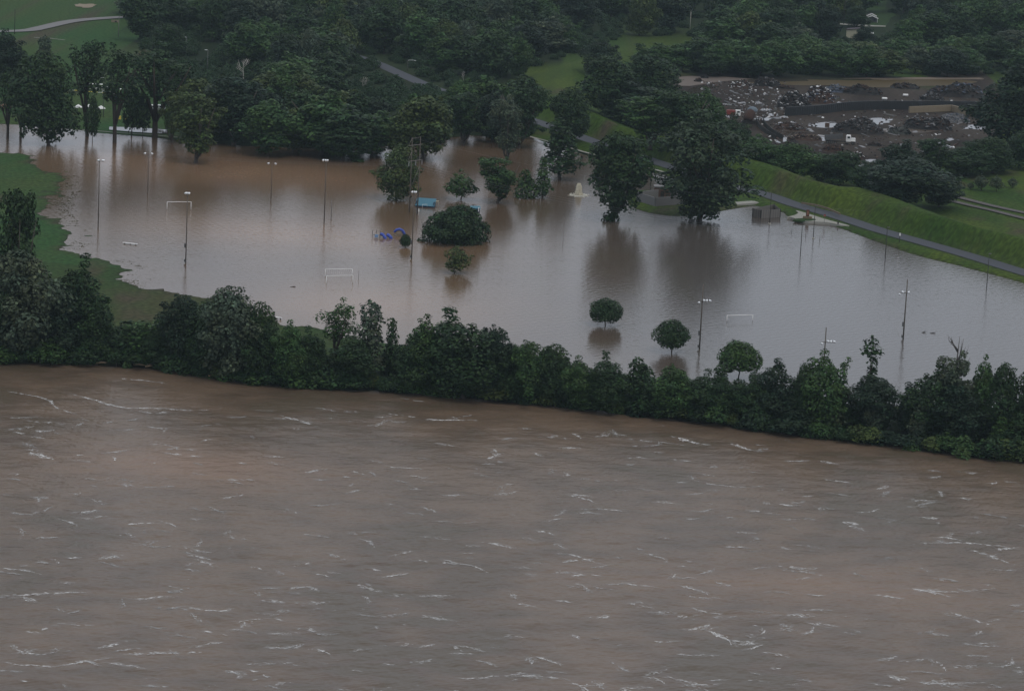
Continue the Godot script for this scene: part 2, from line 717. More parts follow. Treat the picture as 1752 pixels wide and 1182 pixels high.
func ribbon(pts: PackedVector2Array, half: float, h: float, texels := 0.1) -> Geo:
	var g := Geo.new()
	for i in pts.size():
		var t := (pts[mini(i + 1, pts.size() - 1)] - pts[maxi(i - 1, 0)]).normalized()
		var s := Vector2(-t.y, t.x) * half
		g.put(Vector3(pts[i].x - s.x, h, pts[i].y - s.y), (pts[i] - s) * texels)
		g.put(Vector3(pts[i].x + s.x, h, pts[i].y + s.y), (pts[i] + s) * texels)
	for i in pts.size() - 1:
		var a := i * 2
		for q in [a, a + 1, a + 2, a + 1, a + 3, a + 2]:
			g.idx.append(q)
	return g


func structure(called: String, mesh: Mesh, mat: Material) -> MeshInstance3D:
	return part(called, mesh, mat, self, "structure")


func wave(p: Vector2) -> float:
	var a := chop.get_noise_2d(p.x * 0.55 + p.y * 0.12, p.y * 0.8)
	var b := chop.get_noise_2d(p.x * 1.7 + 40.0, p.y * 2.1)
	var d := chop.get_noise_2d(p.x * 4.1, p.y * 4.7 + 11.0)
	var e := chop.get_noise_2d(p.x * 0.22 + 9.0, p.y * 0.4 + 5.0)
	return -0.22 + 0.18 * e + 0.14 * a + 0.09 * b + 0.05 * d


func silt(p: Vector2, _h: float) -> Color:
	var n := lumps.get_noise_2d(p.x * 0.9, p.y * 0.5 + 500.0)
	var m := chop.get_noise_2d(p.x * 0.35 + p.y * 0.1 + 70.0, p.y * 0.5)
	var c := mix_(Color(0.098, 0.071, 0.050), Color(0.142, 0.099, 0.068), 0.5 + 1.1 * n + 0.8 * m)
	# the plume of redder silt that comes out by the west bank
	var q := (p - flat(spot(330, 795))) / Vector2(26, 16)
	c = mix_(c, Color(0.22, 0.135, 0.086), 0.75 * exp(-q.length_squared()))
	q = (p - flat(spot(1400, 1000))) / Vector2(30, 13)
	return mix_(c, Color(0.20, 0.128, 0.084), 0.65 * exp(-q.length_squared()))


func lake_silt(p: Vector2) -> Color:
	var n := lumps.get_noise_2d(p.x * 0.7 + 40.0, p.y * 0.35)
	var c := mix_(Color(0.096, 0.063, 0.040), Color(0.135, 0.090, 0.056), 0.5 + n)
	c = mix_(c, Color(0.080, 0.070, 0.062), (p.x + 10.0) / 60.0)
	for plume in [[430, 300, 46, 28, 0.9], [520, 400, 40, 30, 0.8], [620, 520, 32, 30, 0.6], [300, 275, 30, 16, 0.6]]:
		var q := (p - flat(spot(plume[0], plume[1]))) / Vector2(plume[2], plume[3])
		c = mix_(c, Color(0.27, 0.165, 0.10), plume[4] * exp(-q.length_squared()) * (0.95 + 0.5 * n))
	return c


func build_setting() -> void:
	var shore := [[-250, 215], [0, 212], [130, 222], [150, 226], [190, 229], [250, 234], [370, 246], [470, 252], [600, 254], [700, 246], [800, 232], [850, 236], [880, 236], [905, 233], [930, 242], [985, 257], [1030, 270], [1090, 287], [1130, 297], [1170, 305], [1200, 318], [1160, 326], [1082, 326], [1072, 342], [1090, 358], [1150, 370], [1210, 366], [1262, 356], [1300, 350], [1328, 352], [1339, 361], [1347, 370], [1370, 379], [1390, 382], [1424, 383], [1455, 390], [1519, 409], [1584, 430], [1661, 455], [1752, 481], [1900, 525], [2050, 570],
		[2050, 730], [1900, 718], [1752, 705], [1660, 700], [1550, 696], [1500, 692], [1440, 692], [1350, 676], [1250, 662], [1130, 652], [1000, 640], [900, 622], [860, 604], [700, 592], [560, 572], [470, 550], [400, 518], [330, 509], [270, 500], [232, 487], [212, 461], [150, 442], [108, 424], [128, 402], [105, 388], [82, 366], [86, 346], [100, 322], [92, 296], [60, 279], [30, 264], [-40, 258], [-250, 258]]
	var bank := [[-600, 630], [-250, 622], [0, 620], [100, 621], [180, 622], [280, 630], [350, 642], [430, 655], [560, 662], [680, 668], [800, 678], [900, 687], [1000, 700], [1100, 710], [1200, 720], [1300, 735], [1400, 747], [1500, 757], [1600, 770], [1700, 781], [1752, 788], [1900, 800], [2300, 850], [3800, 1900], [-2200, 1900]]
	lake = Field.new(smooth_line(line(shore), 3), true)
	river = Field.new(line(bank), true)
	crest = Field.new(smooth_line(line([[2050, 480], [1900, 445], [1752, 408], [1661, 387], [1558, 352], [1506, 332], [1465, 320], [1437, 319], [1377, 305], [1300, 278], [1200, 252], [1073, 221], [1010, 193], [968, 166], [958, 140], [985, 112], [1050, 88], [1120, 78], [1215, 76]], 7.0), 4))
	var way := smooth_line(line([[2050, 560], [1900, 510], [1752, 466], [1661, 438], [1584, 416], [1506, 394], [1429, 369], [1364, 351], [1309, 332], [1260, 320], [1200, 302], [1117, 275], [1027, 246], [983, 230], [915, 207], [830, 180], [740, 150], [680, 124], [622, 100], [540, 80], [440, 60], [300, 40]], 0.6), 5)
	road = Field.new(way)
	yard = line([[1140, 132], [1220, 130], [1300, 134], [1500, 136], [1690, 136], [1720, 150], [1720, 230], [1640, 262], [1480, 290], [1400, 274], [1300, 245], [1250, 214], [1195, 175], [1140, 150]])
	wood = line([[225, 60], [262, 104], [286, 135], [296, 200], [310, 244], [385, 256], [470, 300], [700, 300], [770, 272], [860, 264], [905, 238], [930, 206], [905, 120], [990, 100], [1060, 66], [1190, 70], [1225, 82], [1150, 126], [1400, 132], [1690, 133], [1900, 124], [1900, -60], [230, -60]])
	var xs := steps(-245.0, 260.0, 1.9, -6000.0, 6000.0)
	var zs := steps(-1180.0, -530.0, 1.9, -9000.0, -330.0)
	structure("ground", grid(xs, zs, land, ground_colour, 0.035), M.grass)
	var water := Geo.new()
	var grown := Geometry2D.offset_polygon(lake.pts, 5.0)
	# the flood: a sheet of cells inside the grown outline, so that its silt can vary
	var wx := steps(-230.0, 260.0, 3.0, -300.0, 300.0)
	var wz := steps(-1090.0, -600.0, 3.0, -1100.0, -590.0)
	for z in wz:
		for x in wx:
			water.col = lake_silt(Vector2(x, z))
			water.put(Vector3(x, 0.0, z), Vector2(x, z) * 0.048)
	for j in wz.size() - 1:
		for i in wx.size() - 1:
			if lake.dist(Vector2(wx[i] + 1.5, wz[j] + 1.5)) < 15.0:
				var a := j * wx.size() + i
				for q in [a, a + 1, a + wx.size(), a + 1, a + wx.size() + 1, a + wx.size()]:
					water.idx.append(q)
	structure("flood_water", water.mesh(true), M.flood)
	# grass stems standing in the shallows of the west shore
	rng.seed = 61
	var tufts := Geo.new()
	for e in [[112, 300, 14, 34, 520], [100, 345, 30, 12, 260], [120, 375, 20, 8, 60], [135, 415, 30, 10, 80], [190, 452, 50, 6, 120], [222, 486, 14, 8, 50]]:
		for i in e[4]:
			var p := flat(spot(e[0] + rng.randfn() * e[2], e[1] + rng.randfn() * e[3]))
			var d := lake.dist(p)
			if d > 2.0 or d < -7.0 or lumps.get_noise_2d(p.x * 3.0 + 9.0, p.y * 1.2) < -0.02:
				continue
			tufts.col = Color(0.050, 0.058, 0.028) * rng.randf_range(0.7, 1.5)
			for k in 5:
				var o := Vector3(p.x + rng.randfn() * 0.5, -0.05, p.y + rng.randfn() * 0.3)
				tufts.tri(o, o + Vector3(rng.randfn() * 0.2, rng.randf_range(0.07, 0.2), rng.randfn() * 0.1), o + Vector3(rng.randf_range(0.15, 0.5), 0, rng.randf_range(-0.1, 0.1)))
	var tuft := part("grass", tufts.mesh(), coloured(0.9), self, "stuff")
	tuft.set_meta("label", "drowned grass stems along the west shore of the flood")
	structure("river", grid(steps(-128.0, 128.0, 0.85, -5000.0, 5000.0), steps(-690.0, -425.0, 0.85, -720.0, 400.0), wave, silt, 0.042), M.river)
	structure("road", ribbon(way, 3.4, 0.66).mesh(true), M.asphalt)
	structure("hill_road", ribbon(smooth_line(line([[-200, 58], [-40, 54], [40, 52], [70, 47], [115, 37], [160, 32], [230, 28], [330, 26]], 0.9), 6), 3.6, 0.95).mesh(true), paint(0.17, 0.165, 0.165, 0.9))
	structure("path", ribbon(smooth_line(line([[905, 234], [950, 246], [1000, 261], [1040, 271], [1095, 284], [1135, 295]], 0.5), 4), 0.7, 0.74).mesh(true), M.concrete)
	var drive := Geo.new()
	drive.sheet(smooth_line(line([[1362, 360], [1368, 361], [1385, 366], [1410, 374], [1432, 380], [1454, 386], [1440, 385], [1420, 381], [1395, 379], [1374, 377.5], [1354, 371.5], [1347, 371], [1360, 368], [1367, 364]], 0.7), 3), 0.74, 1.0)
	structure("driveway", drive.mesh(), M.concrete)
	var walk := Geo.new()
	walk.sheet(line([[1258, 346], [1285, 344], [1292, 341], [1308, 344], [1300, 347], [1262, 350]], 0.6), 0.72, 0.9)
	structure("pavement", walk.mesh(), M.concrete)
	for t in [[[1632, 336], [1660, 343], [1700, 353], [1760, 366], [1900, 395]], [[1628, 344], [1660, 352], [1700, 361], [1760, 376], [1900, 408]]]:
		structure("gravel_track", ribbon(smooth_line(line(t, 0.7), 4), 1.5, 0.95).mesh(true), M.gravel)


# ---------------------------------------------------------------- things
func light_pole(x: float, top: float, foot: float, label: String, lamps: Array, drop := 0.0, boxes := false, r := 0.17) -> void:
	var k := 0.7 if drop > 0.0 else 0.85
	# lamps: offsets along the crossarm in metres; drop: how far the arm sits under the tip
	var at := spot(x, foot)
	at.y = maxf(0.0, land(flat(at)))
	at = spot(x, foot, at.y)
	var h := (foot - top) / (scale_at(at) * 0.98)
	var o := thing("floodlight_pole", label, "light pole", at, 0.0, "tall floodlight poles round the drowned playing fields")
	var g := Geo.new()
	g.tube([Vector3(0, -1.5, 0), Vector3(0, h * 0.5, 0), Vector3(0, h, 0)], [r, r * 0.82, r * 0.6], 8)
	part("pole", g.mesh(true), M.pole, o)
	var y := h - drop - 0.15
	if lamps.size() > 1:
		var a := Geo.new()
		a.box(Vector3((lamps[0] + lamps[-1]) * 0.5, y - 0.28, 0.2), Vector3(absf(lamps[-1] - lamps[0]) + 0.3, 0.12, 0.12))
		part("crossarm", a.mesh(), M.pole, o)
	for i in lamps.size():
		var l := Geo.new()
		var turn := Basis(Vector3.RIGHT, 0.5) * Basis(Vector3.UP, 0.5 if i % 2 else -0.5)
		var c := Vector3(lamps[i], y - (0.55 if drop > 0.0 and i == 0 else 0.0), 0.25)
		l.tube([c + turn * Vector3(0, 0, -0.30), c + turn * Vector3(0, 0, 0.05), c + turn * Vector3(0, 0, 0.34)], [0.14 * k, 0.33 * k, 0.40 * k], 9)
		part("lamp", l.mesh(true), M.lamp, o)
	if boxes:
		var b := Geo.new()
		b.box(Vector3(-0.3, h * 0.25, 0.1), Vector3(0.42, 1.1, 0.4))
		part("control_box", b.mesh(), M.steel, o)
		var d := Geo.new()
		d.box(Vector3(-0.28, 0.7, 0.1), Vector3(0.4, 0.7, 0.4))
		part("meter_box", d.mesh(), M.steel, o)


func slim_pole(x: float, top: float, foot: float, label: String, called := "lamp_post", arm := 0.0, r := 0.1, mat: Material = null, collar := false, group := "dark lamp posts of the flooded car park", category := "lamp post", h0 := 0.0) -> Node3D:
	var at := spot(x, foot, h0)
	at.y = maxf(0.0, land(flat(at)))
	at = spot(x, foot, at.y)
	var h := (foot - top) / (scale_at(at) * 0.98)
	var o := thing(called, label, category, at, 0.0, group)
	var g := Geo.new()
	g.tube([Vector3(0, -1.0, 0), Vector3(0, h, 0)], [r * 1.15, r * 0.8], 7)
	part("pole", g.mesh(true), mat if mat else M.dark, o)
	if arm != 0.0:
		var a := Geo.new()
		a.tube([Vector3(0, h - 0.1, 0), Vector3(arm * 0.5, h + 0.1, 0), Vector3(arm, h, 0)], [0.06, 0.05, 0.05], 5)
		a.box(Vector3(arm, h - 0.03, 0), Vector3(0.75, 0.16, 0.4))
		part("lamp_head", a.mesh(), M.lamp if called == "street_lamp" else M.steel, o)
	if collar:
		var b := Geo.new()
		b.lathe(Vector3(0, -0.5, 0), [[0.4, 0], [0.4, 0.75], [0.34, 0.8], [0.0, 0.8]], 12)
		part("footing", b.mesh(true), M.concrete, o)
	return o


func goal(x1: float, y1: float, x2: float, y2: float, high: float, label: String, net := false) -> void:
	var a := spot(x1, y1)
	var b := spot(x2, y2)
	var o := thing("soccer_goal", label, "soccer goal", (a + b) * 0.5, 0.0, "white goal frames in the flood")
	var e := (b - a) * 0.5
	for s in [-1.0, 1.0]:
		var g := Geo.new()
		g.tube([e * s + Vector3(0, -0.6, 0), e * s + Vector3(0, high, 0)], [0.08, 0.08], 8)
		part("post", g.mesh(true), M.white, o)
	var bar := Geo.new()
	bar.tube([-e * 1.01 + Vector3(0, high, 0), e * 1.01 + Vector3(0, high, 0)], [0.085, 0.085], 8)
	part("crossbar", bar.mesh(true), M.white, o)
	if net:
		var n := Geo.new()
		var back := Vector3(0.15, 0, -1.6)
		for i in 15:
			var p := e * (-1.0 + i / 7.0)
			n.tube([p + Vector3(0, high, 0), p + back + Vector3(0, 0.3, 0)], [0.012, 0.012], 3)
		for j in 5:
			var q := Vector3(0, high * (1.0 - j * 0.2), 0) + back * (j * 0.2)
			n.tube([-e + q, e + q], [0.012, 0.012], 3)
		part("net", n.mesh(true), M.white, o, "stuff")


func boxes(called: String, list: Array, mat: Material, parent: Node, smooth := false) -> void:
	for b in list:
		var g := Geo.new()
		g.box(b[0], b[1], Basis.from_euler(b[2]) if b.size() > 2 else Basis())
		part(called, g.mesh(smooth), mat, parent)


func blob(px: float, py: float, w: float, d: float, h: float, seed_: int, rough := 0.35) -> PackedVector2Array:
	# an uneven outline w by d photograph pixels round a pixel, laid on the ground at height h
	var out := PackedVector2Array()
	for i in 26:
		var a := TAU * i / 26.0
		var r := 1.0 + rough * lumps.get_noise_2d(cos(a) * 60.0 + seed_ * 131.0, sin(a) * 60.0 + seed_ * 57.0) * 1.6
		out.append(flat(spot(px + cos(a) * w * 0.5 * r, py + sin(a) * d * 0.5 * r, h)))
	return out


func puddle(px: float, py: float, w: float, d: float, seed_: int, mat: Material = null) -> void:
	var g := Geo.new()
	g.sheet(blob(px, py, w, d, 0.93, seed_), 0.93 + 0.004 * (seed_ % 7))
	structure("puddle", g.mesh(), mat if mat else M.puddle)


func heap(px: float, foot: float, w: float, high: float, label: String, seed_: int, tones: Array, bits := 220, size := 1.0, deep := 0.55) -> void:
	rng.seed = seed_
	var at := spot(px, foot, 0.9)
	var s := scale_at(at)
	var W := w / s
	var H := high / s * 1.35
	at.z -= W * deep * 0.4
	var o := thing("scrap_heap", label, "scrap heap", at, 0.0, "heaps of scrap in the yard")
	var g := Geo.new()
	var n := 16
	for j in n + 1:
		for i in n + 1:
			var u := (i / float(n)) * 2.0 - 1.0
			var t := (j / float(n)) * 2.0 - 1.0
			var f := maxf(0.0, 1.0 - u * u - t * t)
			var y: float = H * pow(f, 0.7) * (0.75 + 0.55 * lumps.get_noise_2d(seed_ * 71.0 + u * 30.0, t * 30.0)) - 0.05
			var tone: Color = tones[0]
			g.col = tone * rng.randf_range(0.6, 1.1)
			g.put(Vector3(u * W * 0.5, y, t * W * deep * 0.5))
	for j in n:
		for i in n:
			var a := j * (n + 1) + i
			for q in [a, a + 1, a + n + 1, a + 1, a + n + 2, a + n + 1]:
				g.idx.append(q)
	part("mound", g.mesh(), M.scrap, o)
	var b := Geo.new()
	for i in bits:
		var a := rng.randf() * TAU
		var r := sqrt(rng.randf()) * 0.97
		var u := cos(a) * r
		var t := sin(a) * r
		var f := maxf(0.0, 1.0 - u * u - t * t)
		var y: float = H * pow(f, 0.7) * (0.75 + 0.55 * lumps.get_noise_2d(seed_ * 71.0 + u * 30.0, t * 30.0))
		b.col = tones[rng.randi() % tones.size()] * rng.randf_range(0.6, 1.2)
		b.box(Vector3(u * W * 0.5, y + rng.randf() * 0.25, t * W * deep * 0.5), Vector3(rng.randf_range(0.2, 1.5), rng.randf_range(0.06, 0.45), rng.randf_range(0.15, 0.9)) * size, Basis.from_euler(Vector3(rng.randf() - 0.5, rng.randf() * 3.0, rng.randf() - 0.5) * 1.3))
	part("scrap", b.mesh(), M.scrap, o, "stuff")


func wheel(parent: Node, at: Vector3, r: float, w: float) -> void:
	var g := Geo.new()
	g.tube([at + Vector3(0, 0, -w * 0.5), at + Vector3(0, 0, -w * 0.4), at + Vector3(0, 0, w * 0.4), at + Vector3(0, 0, w * 0.5)], [r * 0.85, r, r, r * 0.85], 14)
	var t := part("wheel", g.mesh(), M.dark, parent)
	var h := Geo.new()
	h.tube([at + Vector3(0, 0, -w * 0.53), at + Vector3(0, 0, w * 0.53)], [r * 0.5, r * 0.5], 10)
	part("rim", h.mesh(), M.steel, t)


func dump_truck() -> void:
	var at := spot(1437, 246, 0.9)
	var o := thing("dump_truck", "white cabbed dump truck with dark steel bed in the scrap yard", "truck", at, -0.06)
	boxes("chassis", [[Vector3(0.2, 0.95, 0), Vector3(10.6, 0.3, 1.0)]], M.dark, o)
	var bed := Geo.new()
	var tilt := Basis(Vector3.BACK, 0.13)
	bed.box(Vector3(-2.2, 1.75, 0), Vector3(6.6, 0.16, 2.4), tilt)
	for s in [-1.0, 1.0]:
		bed.box(Vector3(-2.2, 2.5, s * 1.18), Vector3(6.6, 1.5, 0.12), tilt)
		for i in 6:
			bed.box(Vector3(-4.9 + i * 1.1, 2.45 + (i - 2.5) * 0.14, s * 1.29), Vector3(0.14, 1.35, 0.1), tilt)
	bed.box(Vector3(1.0, 2.95, 0), Vector3(0.14, 1.55, 2.3), tilt)
	bed.box(Vector3(-5.45, 2.05, 0), Vector3(0.14, 1.45, 2.3), tilt)
	part("tipper_bed", bed.mesh(), M.steel, o)
	var cab := Geo.new()
	cab.box(Vector3(3.1, 2.1, 0), Vector3(1.7, 2.0, 2.3))
	cab.box(Vector3(3.15, 3.2, 0), Vector3(1.4, 0.3, 2.1))
	part("cab", cab.mesh(), M.white, o)
	boxes("bonnet", [[Vector3(4.75, 1.75, 0), Vector3(1.7, 1.15, 1.7)]], M.white, o)
	boxes("bumper", [[Vector3(5.7, 1.0, 0), Vector3(0.25, 0.4, 2.2)]], M.steel, o)
	boxes("windscreen", [[Vector3(3.97, 2.65, 0), Vector3(0.06, 0.75, 1.9)]], M.glass, o)
	for s in [-1.0, 1.0]:
		boxes("side_window", [[Vector3(3.15, 2.65, s * 1.16), Vector3(0.9, 0.7, 0.05)]], M.glass, o)
		boxes("fender", [[Vector3(4.8, 1.35, s * 0.98), Vector3(1.5, 0.18, 0.5)]], M.white, o)
		for x in [4.8, -1.6, -3.0, -4.3]:
			wheel(o, Vector3(x, 0.52, s * 0.98), 0.52, 0.42)


func build_yard() -> void:
	for p in [[1195, 155, 30, 16], [1212, 148, 34, 8], [1188, 166, 18, 8], [1313, 187, 30, 6], [1308, 203, 32, 6], [1325, 196, 20, 5], [1338, 211, 12, 5], [1338, 229, 52, 13], [1336, 239, 26, 9], [1408, 237, 22, 7], [1415, 214, 66, 9], [1490, 207, 70, 12], [1668, 217, 50, 8], [1550, 248, 20, 6], [1622, 251, 16, 6], [1492, 275, 24, 5], [1472, 282, 18, 7], [1624, 238, 16, 5], [1431, 167, 18, 7], [1600, 244, 30, 4], [1250, 178, 20, 3], [1390, 166, 18, 4]]:
		puddle(p[0], p[1], p[2], p[3], int(p[0]) % 97)
	var mud := paint(0.075, 0.055, 0.026, 0.6)
	mud.metallic_specular = 0.2
	puddle(1505, 142, 380, 13, 3, mud)
	puddle(1555, 222, 120, 9, 5, paint(0.075, 0.055, 0.04, 0.4))
	var tan2 := Geo.new()
	tan2.sheet(blob(1570, 134, 230, 4, 0.9, 11), 0.925)
	structure("sand_strip", tan2.mesh(), paint(0.17, 0.135, 0.105, 0.95))
	var sand := Geo.new()
	sand.sheet(line([[1145, 133], [1180, 130], [1235, 131], [1290, 135], [1235, 139], [1180, 147], [1145, 146]], 0.9), 0.922)
	structure("bare_soil", sand.mesh(), paint(0.13, 0.105, 0.09, 0.95))
	var dk := Color(0.022, 0.02, 0.02)
	var rusty := Color(0.06, 0.035, 0.026)
	var grey := Color(0.15, 0.15, 0.155)
	var white := Color(0.62, 0.62, 0.62)
	var blue := Color(0.09, 0.11, 0.15)
	heap(1313, 148, 46, 15, "tall black scrap heap at the back of the yard", 11, [dk, dk, rusty, grey], 200)
	heap(1268, 151, 44, 9, "low scrap heap flecked with white beside the tall black heap", 12, [rusty, dk, white, grey], 240, 0.8)
	heap(1345, 152, 34, 4, "flat dark scraps trailing off the tall black heap", 13, [dk, rusty], 90, 0.8)
	heap(1360, 186, 62, 26, "large heap of white appliances and dark scrap before the steel wall", 14, [dk, grey, dk, rusty, dk, grey, dk, white], 380, 0.95)
	heap(1402, 177, 60, 22, "rusty scrap heap with pale sheets behind the steel wall", 15, [rusty, dk, grey, dk, white, blue, rusty], 340)
	heap(1434, 158, 44, 11, "bluish heap of crushed cars", 16, [blue, dk, grey, blue], 200)
	heap(1478, 162, 70, 15, "broad low black heap next to the crushed cars", 17, [dk, dk, rusty], 220)
	heap(1550, 152, 52, 6, "long thin dark heap below the muddy pond", 18, [dk, rusty], 120)
	heap(1640, 166, 100, 22, "big brown black heap at the yard's end by the trees", 19, [dk, rusty, dk, blue], 420)
	heap(1596, 172, 44, 11, "small black heap beside the pale plank in front of the brown heap", 20, [dk, dk, grey], 130)
	heap(1470, 229, 92, 24, "spiky dark heap of shredded scrap in the yard's middle", 21, [dk, rusty, dk, grey], 520, 0.8)
	heap(1590, 222, 86, 25, "tall black heap with timber on top by the block wall", 22, [dk, dk, grey, rusty], 420)
	heap(1540, 230, 40, 12, "smooth grey green mound between the two dark heaps", 23, [Color(0.05, 0.055, 0.05), dk], 60)
	heap(1632, 210, 62, 11, "grey heap of loose metal behind the block wall", 24, [grey, blue, grey], 380, 0.7)
	heap(1352, 223, 56, 9, "low brown scrap heap between the two big puddles", 25, [rusty, dk, rusty, grey], 260, 0.7)
	heap(1378, 240, 62, 10, "rusty scattered scrap heap behind the dump truck", 26, [rusty, dk, rusty, Color(0.2, 0.16, 0.12)], 300, 0.7)
	heap(1427, 260, 40, 11, "brown heap of scrap in front of the dump truck", 27, [rusty, dk], 160, 0.8)
	heap(1467, 271, 26, 9, "small rusty heap by the shrubs near the truck", 28, [rusty, dk, white], 110, 0.8)
	heap(1498, 250, 28, 5, "thin strip of brush just past the truck's bonnet", 29, [dk, rusty], 70, 0.7)
	heap(1356, 250, 24, 10, "round dark tank like heap next to the big puddles", 30, [dk, rusty], 40, 0.7, 0.8)
	heap(1148, 136, 12, 5, "small black pile at the yard's far corner on bare soil", 31, [dk], 40, 0.7)
	heap(1196, 140, 16, 4, "small dark pile in the middle of the bare soil", 32, [dk, rusty], 40, 0.7)
	heap(1206, 134, 14, 4, "tiny dark pile behind the one on the bare soil", 33, [dk], 40, 0.7)
	rng.seed = 77
	var litter := Geo.new()
	for i in 1100:
		var q := spot(rng.randf_range(1200, 1345), rng.randf_range(140, 205), 0.9) if i < 560 else spot(rng.randf_range(1300, 1680), rng.randf_range(170, 275), 0.9)
		var f := rng.randf()
		litter.col = (white if f < 0.1 else grey if f < 0.4 else rusty if f < 0.8 else dk) * rng.randf_range(0.6, 1.15)
		litter.box(q + Vector3(0, 0.12, 0), Vector3(rng.randf_range(0.2, 1.2), rng.randf_range(0.1, 0.5), rng.randf_range(0.2, 0.9)), Basis.from_euler(Vector3(rng.randf() * 0.5, rng.randf() * 3.0, rng.randf() * 0.5)))
	for i in 60:
		var q := spot(rng.randf_range(1190, 1345), rng.randf_range(150, 208), 0.9) if i < 30 else spot(rng.randf_range(1300, 1600), rng.randf_range(165, 270), 0.9)
		litter.col = Color(0.2, 0.2, 0.21) * rng.randf_range(0.5, 1.5)
		litter.box(q + Vector3(0, 0.12, 0), Vector3(rng.randf_range(1.2, 3.6), rng.randf_range(0.1, 0.3), rng.randf_range(0.8, 2.6)), Basis.from_euler(Vector3(rng.randf() * 0.3, rng.randf() * 3.0, rng.randf() * 0.3)))
	part("scattered_debris", litter.mesh(), M.scrap, self, "stuff")
	# the long dark wall of steel panels and the block wall
	var wall := thing("steel_wall", "long curved dark steel retaining wall across the scrap yard", "wall", spot(1345, 196, 0.9))
	var run := smooth_line(line([[1344, 198], [1398, 195], [1450, 189], [1500, 187], [1550, 187], [1610, 187], [1690, 188]], 0.9), 3)
	for i in run.size() - 1:
		var a := Vector3(run[i].x, 0.9, run[i].y) - wall.position
		var b := Vector3(run[i + 1].x, 0.9, run[i + 1].y) - wall.position
		var turn := Basis(Vector3.UP, -atan2(b.z - a.z, b.x - a.x))
		var g := Geo.new()
		g.box((a + b) * 0.5 + Vector3(0, 1.7, 0), Vector3(a.distance_to(b) - 0.05, 3.4, 0.8), turn)
		for k in 5:
			g.box(a.lerp(b, (k + 0.5) / 5.0) + Vector3(0, 1.65, 0) + turn * Vector3(0, 0, 0.45), Vector3(0.16, 3.2, 0.2), turn)
		part("panel", g.mesh(), paint(0.028, 0.03, 0.033, 0.7), wall)
	var bw := thing("block_wall", "tan concrete block wall bending round the grey metal heap", "wall", spot(1556, 192, 0.9))
	for e in [[1556, 193, 1628, 190], [1628, 190, 1692, 206]]:
		var a := spot(e[0], e[1], 0.9) - bw.position
		var b := spot(e[2], e[3], 0.9) - bw.position
		for i in 9:
			for j in 3:
				var g := Geo.new()
				g.box(a.lerp(b, (i + 0.5) / 9.0) + Vector3(0, 0.42 + j * 0.84, 0), Vector3(a.distance_to(b) / 9.0 - 0.05, 0.8, 0.7), Basis(Vector3.UP, -atan2(b.z - a.z, b.x - a.x)))
				part("block", g.mesh(), M.tan_, bw)
	dump_truck()
	var hop := thing("rusty_machine", "rusty round scrap machine with a pale dome in the yard", "machine", spot(1283, 211, 0.9), 0.5)
	var hg := Geo.new()
	hg.tube([Vector3(-1.6, 1.2, 1), Vector3(-1, 2.1, 0.3), Vector3(0.6, 3.6, -0.6), Vector3(1.5, 4.6, -1.2)], [1.6, 1.9, 1.9, 1.5], 12)
	part("drum", hg.mesh(true), M.rust, hop)
	boxes("base", [[Vector3(-0.6, 0.6, 0.3), Vector3(4.2, 1.2, 2.6)]], M.dark, hop)
	var dome := Geo.new()
	dome.lathe(Vector3(1.7, 4.5, -1.3), [[2.0, 0], [1.9, 0.7], [1.4, 1.3], [0.7, 1.6], [0.0, 1.7]], 14)
	part("dome", dome.mesh(true), paint(0.10, 0.13, 0.16, 0.4), hop)
	var bin := thing("steel_ramp", "dark curved steel trough sloping down beside the rusty machine", "trough", spot(1304, 232, 0.9))
	for s in [0.0, 1.0]:
		var pts := []
		for i in 7:
			var f := i / 6.0
			pts.append(spot(1294 + s * 12 + f * f * 34, 205 + f * 33, 0.9) - bin.position)
		for i in 6:
			var a: Vector3 = pts[i]
			var b: Vector3 = pts[i + 1]
			boxes("side_plate", [[(a + b) * 0.5 + Vector3(0, 0.8, 0), Vector3(a.distance_to(b), 1.6, 0.15), Vector3(0, -atan2(b.z - a.z, b.x - a.x), 0)]], M.dark, bin)
	var rt := thing("red_truck", "small red truck with white tank end half hidden by trees", "truck", spot(1256, 199, 0.9))
	boxes("bed", [[Vector3(-1.2, 1.5, 0), Vector3(3.4, 1.7, 2.1)]], M.red, rt)
	boxes("cab", [[Vector3(1.5, 1.5, 0), Vector3(1.9, 2.0, 2.1)]], M.white, rt)
	boxes("windscreen", [[Vector3(2.46, 1.9, 0), Vector3(0.06, 0.7, 1.7)], [Vector3(1.6, 1.9, 1.06), Vector3(1.0, 0.6, 0.05)]], M.glass, rt)
	for x in [-2.0, 1.5]:
		for s in [-1.0, 1.0]:
			wheel(rt, Vector3(x, 0.45, s * 0.9), 0.45, 0.3)
	for t in [[1514, 171, "white fuel tank lying in the yard behind the steel wall"], [1550, 165, "white boat like shell on the scrap behind the steel wall"]]:
		var o := thing("white_tank", t[2], "tank", spot(t[0], t[1], 0.9))
		var g := Geo.new()
		g.tube([Vector3(-1.1, 0.6, 0), Vector3(-0.95, 0.6, 0), Vector3(0.95, 0.6, 0), Vector3(1.1, 0.6, 0)], [0.3, 0.5, 0.5, 0.3], 12)
		part("shell", g.mesh(true), M.white, o)
		boxes("saddle", [[Vector3(-0.6, 0.1, 0), Vector3(0.2, 0.3, 0.8)], [Vector3(0.6, 0.1, 0), Vector3(0.2, 0.3, 0.8)]], M.dark, o)
	var pile := thing("timber_stack", "pair of pale beams lying by the pool in the yard", "timber", spot(1520, 197, 0.9))
	boxes("beam", [[Vector3(0, 0.2, 0), Vector3(5.0, 0.3, 0.4), Vector3(0, -0.9, 0)], [Vector3(1.2, 0.2, 0.3), Vector3(5.0, 0.3, 0.4), Vector3(0, -0.8, 0)]], M.grey_wood, pile)
	var barge := thing("skip", "small brown crate standing in the long puddle", "crate", spot(1416, 214, 0.95))
